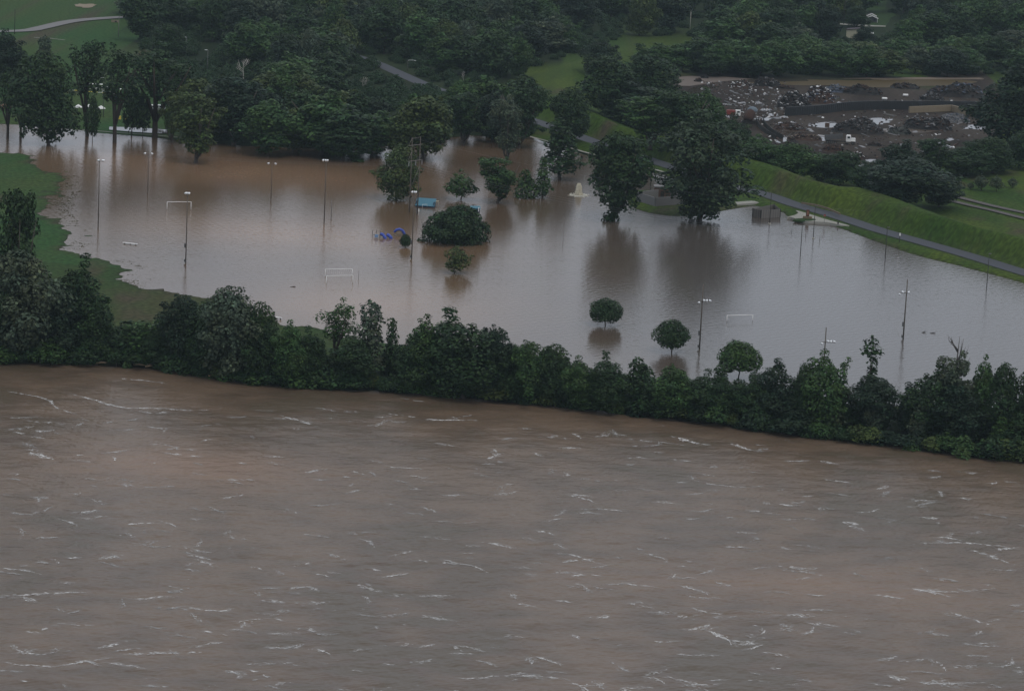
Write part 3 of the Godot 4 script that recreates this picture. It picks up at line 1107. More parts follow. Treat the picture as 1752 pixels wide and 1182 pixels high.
	boxes("side", [[Vector3(0, 0.4, 0.5), Vector3(1.6, 0.8, 0.08)], [Vector3(0, 0.4, -0.5), Vector3(1.6, 0.8, 0.08)], [Vector3(0.78, 0.4, 0), Vector3(0.08, 0.78, 0.9)], [Vector3(-0.78, 0.4, 0), Vector3(0.08, 0.78, 0.9)]], M.brown, barge)
	var orange := thing("orange_barrier", "orange plastic barrier by the trees at the muddy pond", "barrier", spot(1668, 150, 0.9))
	boxes("rail", [[Vector3(0, 0.5, 0), Vector3(3.0, 0.5, 0.1)]], paint(0.6, 0.09, 0.04), orange)
	boxes("stake", [[Vector3(-1.4, 0.4, 0.1), Vector3(0.1, 0.8, 0.1)], [Vector3(1.4, 0.4, 0.1), Vector3(0.1, 0.8, 0.1)]], M.dark, orange)


func build_park() -> void:
	light_pole(167, 274, 390, "two headed floodlight pole by the grassy shore and the floating bench", [-0.2, 0.9, 1.2])
	light_pole(252, 262, 330, "short floodlight pole with two spread lamps before the big willow", [-1.0, 1.0], 0.0, false, 0.13)
	light_pole(317, 330, 450, "floodlight pole crossing in front of the small goal", [-0.4, 0.1, 0.5], 0.0, true)
	light_pole(463, 279, 343, "short white footed pole with two spread lamps by the drowned wood", [-1.0, 1.0], 0.0, false, 0.13)
	light_pole(554, 274, 383, "floodlight pole with slanting double lamps and a thin post beside it", [-0.8, -0.2, 0.4])
	light_pole(704, 328, 443, "floodlight pole with a transformer between the slides and the broad tree", [-0.5, 0.1, 0.5], 0.0, true)
	light_pole(1197, 487, 597, "dark pole with cross lamps next to the round tree", [-0.75, 0.35, 1.1, 1.8], 3.6, true, 0.2)
	light_pole(1546, 478, 580, "dark pole with cross lamps alone in open water", [-1.7, -1.0, 0.5], 3.0, true, 0.2)
	light_pole(1408, 560, 652, "dark pole with cross lamps half hidden by the bank trees", [-0.7, 0.6, 1.3, 2.0], 3.0, false, 0.19)
	slim_pole(1317, 330, 383, "dark lamp post in front of the timber enclosure", "lamp_post", -0.7, 0.1, null, true)
	slim_pole(1392, 352, 408, "dark lamp post on a round footing before the monument", "lamp_post", 0.3, 0.1, null, true)
	slim_pole(1370, 380, 436, "dark lamp post with the long arm beside the drowned driveway", "lamp_post", 1.3)
	slim_pole(1515, 389, 446, "dark lamp post standing in the water under the white roadside sign", "lamp_post", 0.3)
	slim_pole(1689, 434, 493, "dark lamp post furthest along the flooded car park near the levee bend", "lamp_post", 0.2)
	slim_pole(1113, 288, 325, "dark lamp post behind the grey masonry enclosure", "lamp_post", 0.2)
	slim_pole(566, 344, 376, "thin dark post by the foot of the slanting double lamp", "post", 0.0, 0.09, M.steel, false, "", "post")
	slim_pole(613, 462, 478, "thin grey post beside the pair of goals", "post", 0.0, 0.05, M.steel, false, "", "post")
	slim_pole(963, 387, 419, "faint thin pole rising from open water below the geyser", "post", 0.0, 0.04, M.steel, false, "", "post")
	for p in [[1355, 390, 398, "short stake in the water beside the long armed lamp post"], [1379, 395, 406, "twin short stake between two car park lamps"], [1403, 403, 412, "lone short stake past the lamp on its footing"]]:
		slim_pole(p[0], p[1], p[2], p[3], "stake", 0.0, 0.07, M.steel, false, "stakes in the flooded car park", "stake")
	goal(285, 358, 326, 358, 2.2, "small goal behind the floodlight pole with the lamp box", false)
	goal(556, 472.5, 602, 472.5, 1.9, "far one of the two goals standing back to back", true)
	goal(558, 485, 603, 484, 2.0, "near one of the two goals standing back to back", false)
	goal(1244, 549, 1288, 548, 1.4, "deeply drowned goal between the two dark poles")
	var bench := thing("bench", "white aluminium team bench afloat by the shore pole", "bench", spot(222, 418), -0.35, "benches adrift in the flood")
	boxes("seat_plank", [[Vector3(0, 0.32, 0.18), Vector3(4.4, 0.06, 0.28)], [Vector3(0, 0.32, -0.18), Vector3(4.4, 0.06, 0.28)]], M.white, bench)
	boxes("leg", [[Vector3(-1.7, -0.1, 0), Vector3(0.08, 0.75, 0.5)], [Vector3(0, -0.1, 0), Vector3(0.08, 0.75, 0.5)], [Vector3(1.7, -0.1, 0), Vector3(0.08, 0.75, 0.5)]], M.steel, bench)
	var b2 := thing("bench", "white bench showing above the bank trees", "bench", spot(474, 546), -0.5, "benches adrift in the flood")
	boxes("seat_plank", [[Vector3(0, 0.5, 0), Vector3(2.6, 0.07, 0.45)]], M.white, b2)
	boxes("leg", [[Vector3(-0.9, 0, 0), Vector3(0.08, 0.9, 0.4)], [Vector3(0.9, 0, 0), Vector3(0.08, 0.9, 0.4)]], M.steel, b2)
	# the twin pole pylon with its wires
	var pa := spot(700, 364)
	var pb := spot(714, 362)
	var py := thing("power_pylon", "wooden H-frame power pylon with two crossarms and braces", "pylon", pa)
	var off := pb - pa
	var s := scale_at(pa) * 0.98
	var H := 127.0 / s
	for q in [Vector3.ZERO, off]:
		var g := Geo.new()
		g.tube([q + Vector3(0, -1.5, 0), q + Vector3(0, H * 0.5, 0), q + Vector3(0, H, 0)], [0.18, 0.15, 0.11], 8)
		part("pole", g.mesh(true), M.pole, py)
	var along := off.normalized()
	var mid := off * 0.5
	var pale := paint(0.20, 0.18, 0.165, 0.8)
	for a in [[H - 2.3, 2.9], [H - 7.0, 3.1]]:
		var g := Geo.new()
		g.tube([mid - along * a[1] + Vector3(0, a[0], 0.25), mid + along * a[1] + Vector3(0, a[0] , 0.25)], [0.095, 0.095], 5)
		part("crossarm", g.mesh(true), pale, py)
	for br in [[-along * 1.5 + Vector3(0, H - 2.3, 0.25), Vector3(0, H, 0)], [-along * 1.7 + Vector3(0, H - 7.0, 0.25), Vector3(0, H - 4.2, 0)], [off + Vector3(0, H - 9.0, 0.15), Vector3(0, H - 15.5, 0.15)], [Vector3(0, H - 0.3, 0), off + Vector3(0, H - 0.1, 0)]]:
		var g := Geo.new()
		g.tube(br, [0.05, 0.05], 5)
		part("brace", g.mesh(true), pale, py)
	var hang := []
	for f in [-1.0, 0.05, 1.0]:
		var top: Vector3 = mid + along * 3.0 * f + Vector3(0, H - 7.0, 0.25)
		var g := Geo.new()
		g.lathe(top - Vector3(0, 1.5, 0), [[0.05, 0], [0.12, 0.15], [0.07, 0.3], [0.12, 0.5], [0.07, 0.65], [0.12, 0.85], [0.07, 1.0], [0.12, 1.2], [0.05, 1.5]], 7)
		part("insulator", g.mesh(true), paint(0.3, 0.31, 0.33, 0.4), py)
		hang.append(pa + top - Vector3(0, 1.5, 0))
	hang.append(pa + Vector3(0, H, 0))
	var way_l := (spot(-260, 285) - pa)
	var way_r := (spot(1480, 505) - pa)
	var names := ["lowest power line strung from the pylon's outer insulator", "middle power line strung from the pylon's centre insulator", "power line strung from the pylon's third insulator", "top earth wire between the pylon's pole heads"]
	for i in 4:
		var o := thing("power_line", names[i], "power line", hang[i])
		for w in [way_l, way_r]:
			var pts := []
			var rad := []
			var sag := 3.0
			for k in 25:
				var f := k / 24.0
				pts.append(Vector3(w.x, 0, w.z) * f - Vector3(0, sag * 4.0 * f * (1.0 - f), 0))
				rad.append(0.016)
			var g := Geo.new()
			g.tube(pts, rad, 3)
			part("span", g.mesh(true), M.wire, o)
	# playground
	var slide := thing("playground_slide", "blue playground slides on posts nearly drowned", "playground", spot(652, 407))
	var tube1 := Geo.new()
	tube1.tube([Vector3(-0.2, 1.1, -0.2), Vector3(0.4, 1.0, 0.1), Vector3(0.9, 0.5, 0.5), Vector3(1.2, 0.1, 0.8), Vector3(1.3, -0.5, 0.9)], [0.45, 0.45, 0.45, 0.45, 0.45], 10)
	part("tube_slide", tube1.mesh(true), M.blue, slide)
	var tube2 := Geo.new()
	tube2.tube([Vector3(1.7, 0.9, -0.4), Vector3(2.2, 0.75, 0.0), Vector3(2.7, 0.35, 0.3), Vector3(2.9, -0.5, 0.4)], [0.5, 0.5, 0.5, 0.5], 10)
	part("tube_slide", tube2.mesh(true), M.blue, slide)
	boxes("side_panel", [[Vector3(-1.35, 0.55, 0.4), Vector3(1.0, 0.9, 0.08), Vector3(0.3, 0.2, 0)]], M.pale_blue, slide)
	boxes("platform", [[Vector3(-0.6, 0.7, -0.6), Vector3(3.4, 0.12, 1.2)]], M.steel, slide)
	for i in 8:
		boxes("post", [[Vector3(-2.6 + (i % 4) * 1.1, 0.7, -1.2 + int(i / 4) * 1.3), Vector3(0.1, 2.6, 0.1)]], M.steel, slide)
	var climb := thing("climbing_frame", "blue arched climbing frame beside the blue slides", "playground", spot(683, 403))
	var arch := Geo.new()
	arch.tube([Vector3(-1.5, 0.9, 0), Vector3(-0.9, 1.6, 0), Vector3(0, 1.85, 0), Vector3(0.9, 1.5, 0.1), Vector3(1.5, 0.5, 0.2), Vector3(1.6, -0.4, 0.2)], [0.34, 0.38, 0.4, 0.4, 0.36, 0.34], 9)
	part("arch", arch.mesh(true), M.blue, climb)
	boxes("deck", [[Vector3(0, 0.75, -0.3), Vector3(2.2, 0.12, 1.0)]], M.tan_, climb)
	for i in 4:
		boxes("post", [[Vector3(-1.3 + (i % 2) * 2.0, 0.5, -0.7 + int(i / 2) * 0.8), Vector3(0.1, 1.9, 0.1)]], M.steel, climb)
	var shed := thing("teal_shed", "teal roofed shed sunk to its eaves under the pylon", "shed", spot(728, 353), -0.12)
	boxes("wall", [[Vector3(0, 0.4, -1.8), Vector3(5.4, 3.0, 0.15)], [Vector3(-2.7, 0.3, 0), Vector3(0.15, 2.6, 3.6)], [Vector3(2.7, 0.3, 0), Vector3(0.15, 2.6, 3.6)], [Vector3(0, -0.4, 1.8), Vector3(5.4, 1.4, 0.15)]], M.navy, shed)
	var slope := Geo.new()
	for i in 8:
		slope.box(Vector3(-2.6 + i * 0.743, 1.32, 0.1), Vector3(0.72, 0.09, 4.4), Basis(Vector3.RIGHT, 0.42))
	part("roof", slope.mesh(), M.teal, shed)
	var frames := thing("picnic_shelter", "white picnic frames sticking out of the water beside the teal shed", "shelter", spot(744, 351))
	boxes("rail", [[Vector3(0, 1.25, 0), Vector3(2.4, 0.16, 0.9)], [Vector3(-0.4, 0.7, 0.9), Vector3(1.4, 0.12, 0.5)]], M.cream, frames)
	boxes("leg", [[Vector3(-1.0, 0.3, 0.3), Vector3(0.12, 1.9, 0.12)], [Vector3(1.0, 0.3, 0.3), Vector3(0.12, 1.9, 0.12)], [Vector3(0.2, 0.1, 0.9), Vector3(0.1, 1.4, 0.1)]], M.cream, frames)
	var stand := thing("white_handrail", "white bent handrail in front of the teal shed", "handrail", spot(727, 355))
	var hr := Geo.new()
	hr.tube([Vector3(-0.8, -0.3, 0), Vector3(-0.8, 0.9, 0), Vector3(0.6, 1.0, 0), Vector3(0.6, 0.3, 0)], [0.06, 0.06, 0.06, 0.06], 6)
	part("rail", hr.mesh(true), M.white, stand)
	slim_pole(713.5, 332, 367, "dark utility post in front of the teal shed", "utility_post", 0.0, 0.16, null, false, "", "post")
	var meter := thing("meter_box", "white meter box on the water by the utility post", "box", spot(716, 362))
	boxes("case", [[Vector3(0, 0.35, 0), Vector3(0.4, 1.2, 0.3)]], M.white, meter)
	boxes("cap", [[Vector3(0, 1.0, 0), Vector3(0.46, 0.1, 0.36)]], M.steel, meter)
	var shed2 := thing("blue_kiosk", "small dark blue kiosk peeping over the broad tree", "kiosk", spot(813, 362), 0.1)
	boxes("wall", [[Vector3(0, 0.4, 0), Vector3(2.6, 1.6, 1.8)]], M.navy, shed2)
	boxes("roof", [[Vector3(0, 1.3, 0), Vector3(3.0, 0.14, 2.2), Vector3(0.2, 0, 0)]], M.teal, shed2)
	boxes("sign_post", [[Vector3(0.9, 0.9, 1.2), Vector3(0.25, 1.3, 0.1)]], M.white, shed2)
	# geyser where the storm drain bursts
	rng.seed = 5
	var jet := thing("geyser", "pale geyser of water bursting up beside the ivied tree", "geyser", spot(990, 334))
	var jg := Geo.new()
	for i in 1100:
		var f := rng.randf()
		var a := rng.randf() * TAU
		var r := lerpf(1.3, 0.62, pow(f, 0.7)) * sqrt(rng.randf_range(0.5, 1.0))
		if f > 0.85:
			r *= sqrt(1.0 - (f - 0.85) / 0.15 * 0.8)
		var p := Vector3(cos(a) * r, f * 3.5, sin(a) * r)
		jg.col = Color(0.62, 0.58, 0.47) * rng.randf_range(0.75, 1.15)
		jg.box(p, Vector3(rng.randf_range(0.1, 0.25), rng.randf_range(0.3, 0.8), rng.randf_range(0.1, 0.25)), Basis.from_euler(Vector3(rng.randf() - 0.5, rng.randf() * 3.0, (rng.randf() - 0.5)) * 0.5))
	jg.col = Color(0.5, 0.44, 0.32)
	jg.lathe(Vector3.ZERO, [[1.1, -0.3], [1.0, 0.6], [0.8, 1.8], [0.62, 2.7], [0.4, 3.2], [0.0, 3.4]], 14)
	part("jet", jg.mesh(), M.foam, jet, "stuff")
	var ring := Geo.new()
	for i in 240:
		var a := rng.randf() * TAU
		var r := rng.randf_range(0.8, 1.5 + rng.randf() * 1.4)
		ring.col = Color(0.62, 0.6, 0.52) * rng.randf_range(0.7, 1.1)
		ring.box(Vector3(cos(a) * r * 1.25, 0.03, sin(a) * r * 1.7), Vector3(rng.randf_range(0.2, 0.7), 0.08, rng.randf_range(0.2, 0.6)), Basis(Vector3.UP, rng.randf() * 3.0))
	part("foam_ring", ring.mesh(), M.foam, jet, "stuff")
	# the islands by the levee
	var enc := thing("masonry_enclosure", "grey roofless masonry enclosure on the grass island", "enclosure", spot(1108, 346, 0.4))
	var c := [spot(1089, 344, 0.4) - enc.position, spot(1121, 354, 0.4) - enc.position, spot(1172, 350, 0.4) - enc.position, spot(1140, 338, 0.4) - enc.position]
	for i in 4:
		var a: Vector3 = c[i]
		var b: Vector3 = c[(i + 1) % 4]
		boxes("wall", [[(a + b) * 0.5 + Vector3(0, 1.4, 0), Vector3(a.distance_to(b) - 0.3, 3.0 - 0.01 * i, 0.3), Vector3(0, -atan2(b.z - a.z, b.x - a.x), 0)]], M.masonry, enc)
	var pump := thing("pump_house", "brown flat roofed pump house beside the grey enclosure", "pump house", spot(1142, 343, 0.4) + Vector3(0, 0, -5))
	boxes("wall", [[Vector3(0, 1.8, 0), Vector3(8.0, 3.8, 4.0)]], M.brown, pump)
	boxes("roof", [[Vector3(0, 3.78, 0), Vector3(8.5, 0.2, 4.5)]], M.masonry, pump)
	boxes("door", [[Vector3(-1.5, 1.4, 2.03), Vector3(1.1, 2.2, 0.08)]], M.dark, pump)
	var slab := thing("signboard", "white board lying in the masonry enclosure", "board", spot(1112, 336, 1.2))
	boxes("board", [[Vector3(0, 0, 0), Vector3(1.8, 0.12, 1.2)]], M.white, slab)
	boxes("prop", [[Vector3(0, -0.6, 0), Vector3(1.0, 1.0, 0.8)]], M.masonry, slab)
	var fence := thing("timber_enclosure", "weathered open timber bin enclosure standing in the water", "enclosure", spot(1311, 372))
	var k := [spot(1288, 371) - fence.position, spot(1302, 373.5) - fence.position, spot(1335, 371.5) - fence.position, spot(1324, 363) - fence.position]
	for i in 4:
		var a: Vector3 = k[i]
		var b: Vector3 = k[(i + 1) % 4]
		var turn := Basis(Vector3.UP, -atan2(b.z - a.z, b.x - a.x))
		var n := int(a.distance_to(b) / 0.3)
		for j in n:
			var g := Geo.new()
			g.box(a.lerp(b, (j + 0.5) / n) + Vector3(0, 1.0 + 0.03 * (j % 3), 0), Vector3(a.distance_to(b) / n - 0.03, 3.0, 0.06), turn)
			part("board", g.mesh(), [M.grey_wood, paint(0.13, 0.125, 0.12, 0.9), paint(0.19, 0.175, 0.16, 0.9)][(j * 7 + i) % 3], fence)
		var q := Geo.new()
		q.box(a + Vector3(0, 1.05, 0), Vector3(0.25, 3.2, 0.25), turn)
		part("post", q.mesh(), M.dark, fence)
	var mon := thing("monument_sign", "brown upright park sign on a stone base by the driveway", "sign", spot(1382, 374, 0.74), -0.15)
	boxes("slab", [[Vector3(0, 1.75, 0), Vector3(1.0, 2.0, 0.35)]], paint(0.09, 0.04, 0.03, 0.8), mon)
	boxes("emblem", [[Vector3(0.05, 1.75, 0.19), Vector3(0.5, 1.3, 0.05)]], paint(0.25, 0.12, 0.08, 0.8), mon)
	for j in 2:
		for i in 5:
			boxes("stone", [[Vector3(-1.1 + i * 0.55, 0.18 + j * 0.36, 0), Vector3(0.53, 0.34, 0.9)]], paint(0.16 + 0.02 * ((i + j) % 3), 0.14, 0.09, 0.9), mon)
	var bed := Geo.new()
	bed.col = Color(0.045, 0.085, 0.03)
	bed.sheet(blob(1377, 375.5, 38, 4.5, 0.8, 6, 0.2), 0.79, 0.4)
	structure("lawn_island", bed.mesh(), M.grass)
	var stop := thing("stop_sign", "red octagonal stop sign beside the driveway", "sign", spot(1411, 380, 0.74), 0.35)
	boxes("post", [[Vector3(0, 1.0, -0.06), Vector3(0.07, 2.4, 0.07)]], M.steel, stop)
	var oct := Geo.new()
	oct.tube([Vector3(0, 2.05, -0.015), Vector3(0, 2.05, 0.015)], [0.42, 0.42], 8)
	part("plate", oct.mesh(), M.red, stop)
	var tm := TextMesh.new()
	tm.text = "STOP"
	tm.font_size = 24
	tm.pixel_size = 0.009
	tm.depth = 0.01
	var word := part("lettering", tm, M.white, stop)
	word.position = Vector3(0, 2.05, 0.025)
	var rs := thing("road_sign", "white road sign on a dark post at the water's edge", "sign", spot(1539, 421), 0.2)
	boxes("post", [[Vector3(0, 1.6, 0), Vector3(0.14, 4.4, 0.14)]], M.dark, rs)
	boxes("plate", [[Vector3(0, 3.5, 0.1), Vector3(0.45, 0.8, 0.04)]], M.white, rs)
	var rs2 := thing("marker_post", "small white topped marker post beside the road by the big tree", "marker", spot(1265, 326, 0.66))
	boxes("post", [[Vector3(0, 0.5, 0), Vector3(0.12, 1.0, 0.12)]], M.dark, rs2)
	boxes("top", [[Vector3(0, 1.2, 0), Vector3(0.16, 0.4, 0.16)]], M.white, rs2)
	var hyd := thing("bollard", "dark bollard at the driveway's tip beside the road", "bollard", spot(1434.5, 383.5, 0.7))
	var hb := Geo.new()
	hb.lathe(Vector3.ZERO, [[0.22, -0.2], [0.22, 0.6], [0.16, 0.75], [0.0, 0.8]], 10)
	part("body", hb.mesh(true), M.dark, hyd)
	var lid := Geo.new()
	lid.lathe(Vector3(0, 0.78, 0), [[0.12, 0], [0.12, 0.1], [0.0, 0.12]], 8)
	part("cap", lid.mesh(true), M.dark, hyd)
	var rw := thing("retaining_wall", "low tan retaining wall cut into the levee slope", "wall", spot(1400, 352, 2.0))
	for e in [[1372, 347, 1398, 351], [1398, 351, 1418, 357], [1418, 357, 1438, 366]]:
		var a := spot(e[0], e[1], 1.6) - rw.position
		var b := spot(e[2], e[3], 1.6) - rw.position
		boxes("section", [[(a + b) * 0.5, Vector3(a.distance_to(b), 0.55, 0.3), Vector3(0, -atan2(b.z - a.z, b.x - a.x), 0)]], paint(0.17, 0.13, 0.09, 0.9), rw)


func build_ballfield() -> void:
	slim_pole(176, 134, 200, "grey street lamp with white head between the Y trunked trees", "street_lamp", -1.0, 0.1, M.steel, false, "street lamps on the park road", "street lamp")
	slim_pole(354, 86, 126, "street lamp standing clear of the wood by the hill lawn", "street_lamp", -0.9, 0.12, M.steel, false, "street lamps on the park road", "street lamp")
	slim_pole(318, 64, 92, "street lamp in front of the dark wood on the hill", "street_lamp", -0.9, 0.12, M.steel, false, "street lamps on the park road", "street lamp")
	slim_pole(697, 103, 122, "street lamp over the forest road", "street_lamp", 3.0, 0.1, M.steel, false, "street lamps on the park road", "street lamp")
	slim_pole(202, 28, 63, "wooden pole with short bar on the lawn below the hill road", "utility_pole", 0.4, 0.14, M.grey_wood, false, "", "utility pole")
	slim_pole(24, 16, 58, "tall dark mast by the hill road's bend", "mast", 0.0, 0.14, M.dark, false, "", "mast")
	slim_pole(1181, 18, 50, "pale bare pole in front of the distant wood", "utility_pole", 0.0, 0.16, M.bleached, false, "", "utility pole")
	slim_pole(1444, 3, 42, "dark utility pole beside the village road", "utility_pole", 0.5, 0.15, M.dark, false, "", "utility pole")
	var fence := thing("outfield_fence", "ballfield fence with yellow top rail behind the trees", "fence", spot(150, 162, 0.7))
	for i in 16:
		var a := spot(70 + i * 8, 156 + i * 0.7, 0.7) - fence.position
		boxes("post", [[a + Vector3(0, 0.7, 0), Vector3(0.07, 1.5, 0.07)]], M.steel, fence)
		boxes("rail", [[a + Vector3(0.9, 1.45, 0), Vector3(1.75, 0.14, 0.12)]], M.yellow if i > 2 and i % 3 else M.white, fence)
	for e in [[162, 154, 9, "white bar roof over the dugout beyond the fence"], [212, 163, 12, "white slatted bleachers beside the dugout"], [183, 159, 6, "narrow white canopy next to the bleachers"]]:
		var o := thing("white_canopy", e[3], "canopy", spot(e[0], e[1], 0.7))
		var w: float = e[2] * 0.45
		boxes("roof", [[Vector3(0, 2.3, 0), Vector3(w * 1.6, 0.14, 1.6)]], M.white, o)
		boxes("leg", [[Vector3(-w * 0.7, 1.1, 0), Vector3(0.1, 2.3, 0.1)], [Vector3(w * 0.7, 1.1, 0), Vector3(0.1, 2.3, 0.1)]], M.steel, o)
		boxes("bench_row", [[Vector3(0, 0.5, 0.6), Vector3(w * 1.5, 0.1, 0.4)], [Vector3(0, 0.9, 0), Vector3(w * 1.5, 0.1, 0.4)]], M.white, o)
	for e in [[133, 192, "pale tent roof between the dark trunks"], [151, 192, "second pale tent roof beside the thick trunk"], [172, 194, "white sloping awning beside the street lamp"]]:
		var o := thing("tent", e[2], "tent", spot(e[0], e[1], 0.6))
		var g := Geo.new()
		g.lathe(Vector3(0, 1.8, 0), [[1.7, 0], [1.0, 0.5], [0.0, 1.1]], 4)
		part("roof", g.mesh(), M.white, o)
		for x in [-1.1, 1.1]:
			boxes("leg", [[Vector3(x, 0.9, 0.3), Vector3(0.08, 1.9, 0.08)]], M.steel, o)
	var van := thing("white_van", "white van parked under the Y trunked tree", "van", spot(268, 190, 0.6), 0.25)
	boxes("body", [[Vector3(-0.4, 1.35, 0), Vector3(4.6, 1.9, 2.0)]], M.white, van)
	boxes("bonnet", [[Vector3(2.4, 0.95, 0), Vector3(1.1, 1.0, 1.9)]], M.white, van)
	boxes("window", [[Vector3(1.2, 1.75, 1.02), Vector3(1.0, 0.6, 0.04)], [Vector3(-0.8, 1.75, 1.02), Vector3(2.2, 0.6, 0.04)], [Vector3(1.92, 1.75, 0), Vector3(0.04, 0.7, 1.6)]], M.glass, van)
	for x in [-1.8, 1.9]:
		for s in [-1.0, 1.0]:
			wheel(van, Vector3(x, 0.38, s * 0.9), 0.38, 0.25)
	for e in [[204, 206, "yellow pad on a post by the flooded verge"], [214, 206, "larger yellow pad beside its smaller twin"]]:
		var o := thing("yellow_pad", e[2], "pad", spot(e[0], e[1], 0.5))
		boxes("pad", [[Vector3(0, 1.0, 0), Vector3(0.9, 1.2, 0.4)]], M.yellow, o)
		boxes("post", [[Vector3(0, 0.3, 0), Vector3(0.12, 1.0, 0.12)]], M.dark, o)
	var lot := Geo.new()
	lot.sheet(line([[186, 217], [230, 218], [284, 222], [286, 229], [230, 226], [186, 222]], 0.7), 0.78)
	structure("flooded_verge", lot.mesh(), M.puddle)
	structure("kerb", ribbon(line([[140, 222], [200, 227], [260, 231], [330, 238], [372, 243]], 0.7), 0.5, 0.8).mesh(true), M.concrete)
	var inf := Geo.new()
	inf.sheet(blob(16, 182, 50, 7, 0.7, 4), 0.8)
	structure("infield_dirt", inf.mesh(), paint(0.17, 0.09, 0.06, 0.95))
	var soil := Geo.new()
	soil.sheet(blob(148, 10, 34, 6, 0.7, 8, 0.5), 0.86)
	structure("sand_patch", soil.mesh(), M.tan_)
	structure("white_path", ribbon(line([[57, 64.5], [85, 66], [110, 69]], 0.7), 0.5, 0.88).mesh(true), M.concrete)
	structure("white_path", ribbon(line([[185, -2], [210, 1], [232, 3.5]], 0.7), 0.7, 0.88).mesh(true), M.concrete)
	var culvert := thing("culvert", "pale stone culvert mouth under the hill road", "culvert", spot(196, 38, 0.7))
	boxes("headwall", [[Vector3(0, 0.5, 0), Vector3(3.4, 1.1, 0.6)]], M.tan_, culvert)
	boxes("opening", [[Vector3(0.4, 0.4, 0.33), Vector3(0.9, 0.7, 0.08)]], M.dark, culvert)
	# the village up in the far wood
	var lane := Geo.new()
	lane.sheet(line([[1435, 40], [1453, 41.5], [1500, 44], [1516, 44.5], [1516, 46], [1480, 45.5], [1435, 42]], 0.7), 0.9)
	structure("lane", lane.mesh(), M.concrete)
	var lawn := Geo.new()
	lawn.col = Color(0.050, 0.090, 0.034)
	lawn.sheet(blob(1494, 26, 62, 44, 0.7, 15, 0.5), 0.82, 0.0, 0.035)
	lawn.sheet(blob(1466, 5, 60, 16, 0.7, 19, 0.5), 0.83, 0.0, 0.035)
	structure("lawn", lawn.mesh(), M.grass)
	var house := thing("house", "small house with white double gable porch in the far clearing", "house", spot(1491, 37, 0.8))
	boxes("wall", [[Vector3(0, 1.4, 0), Vector3(5.6, 2.8, 6.0)]], paint(0.05, 0.05, 0.055, 0.9), house)
	for e in [[3.0, 1.6, 5.2, 0.0], [2.3, 1.2, 6.4, 3.4]]:
		for s in [-1.0, 1.0]:
			boxes("roof", [[Vector3(s * e[2] * 0.25, e[0] + e[1] * 0.42, e[3] - 1.2), Vector3(e[2] * 0.55, 0.14, 5.0 if e[3] == 0.0 else 2.6), Vector3(0, 0, -s * 0.42)]], M.roof, house)
			boxes("bargeboard", [[Vector3(s * e[2] * 0.25, e[0] + e[1] * 0.42, e[3] + (1.4 if e[3] == 0.0 else 0.15)), Vector3(e[2] * 0.56, 0.5, 0.15), Vector3(0, 0, -s * 0.42)]], M.white, house)
	boxes("window", [[Vector3(-1.4, 1.3, 3.05), Vector3(1.0, 1.0, 0.06)], [Vector3(1.4, 1.3, 3.05), Vector3(1.0, 1.0, 0.06)]], M.glass, house)
	boxes("porch_post", [[Vector3(-2.7, 1.1, 4.5), Vector3(0.15, 2.2, 0.15)], [Vector3(2.7, 1.1, 4.5), Vector3(0.15, 2.2, 0.15)]], M.white, house)
	var barn := thing("metal_shed", "cream metal shed with dark roof among the far trees", "shed", spot(1464, 65, 0.8), -0.25)
	for i in 9:
		boxes("wall_panel", [[Vector3(-3.6 + i * 0.9, 2.0 + i * 0.06, 3.0), Vector3(0.88, 4.0 + i * 0.12, 0.15)]], M.cream, barn)
	boxes("side_wall", [[Vector3(-4.0, 1.95, 0), Vector3(0.15, 3.9, 5.8)], [Vector3(4.0, 2.4, 0), Vector3(0.15, 4.8, 5.8)], [Vector3(0, 2.0, -2.95), Vector3(7.8, 4.0, 0.15)]], M.cream, barn)
	boxes("roof", [[Vector3(0, 4.75, 0), Vector3(8.8, 0.2, 7.0), Vector3(0, 0, 0.13)]], M.roof, barn)
	var car := thing("parked_car", "white car parked between the shed and the house", "car", spot(1488, 58.5, 0.8))
	boxes("body", [[Vector3(0, 0.65, 0), Vector3(4.2, 0.65, 1.8)]], M.white, car)
	boxes("roof", [[Vector3(-0.2, 1.45, 0), Vector3(2.0, 0.12, 1.5)]], M.white, car)
	boxes("window", [[Vector3(-0.2, 1.18, 0), Vector3(2.3, 0.42, 1.55)]], M.glass, car)
	for x in [-1.3, 1.3]:
		for s in [-1.0, 1.0]:
			wheel(car, Vector3(x, 0.33, s * 0.8), 0.33, 0.22)


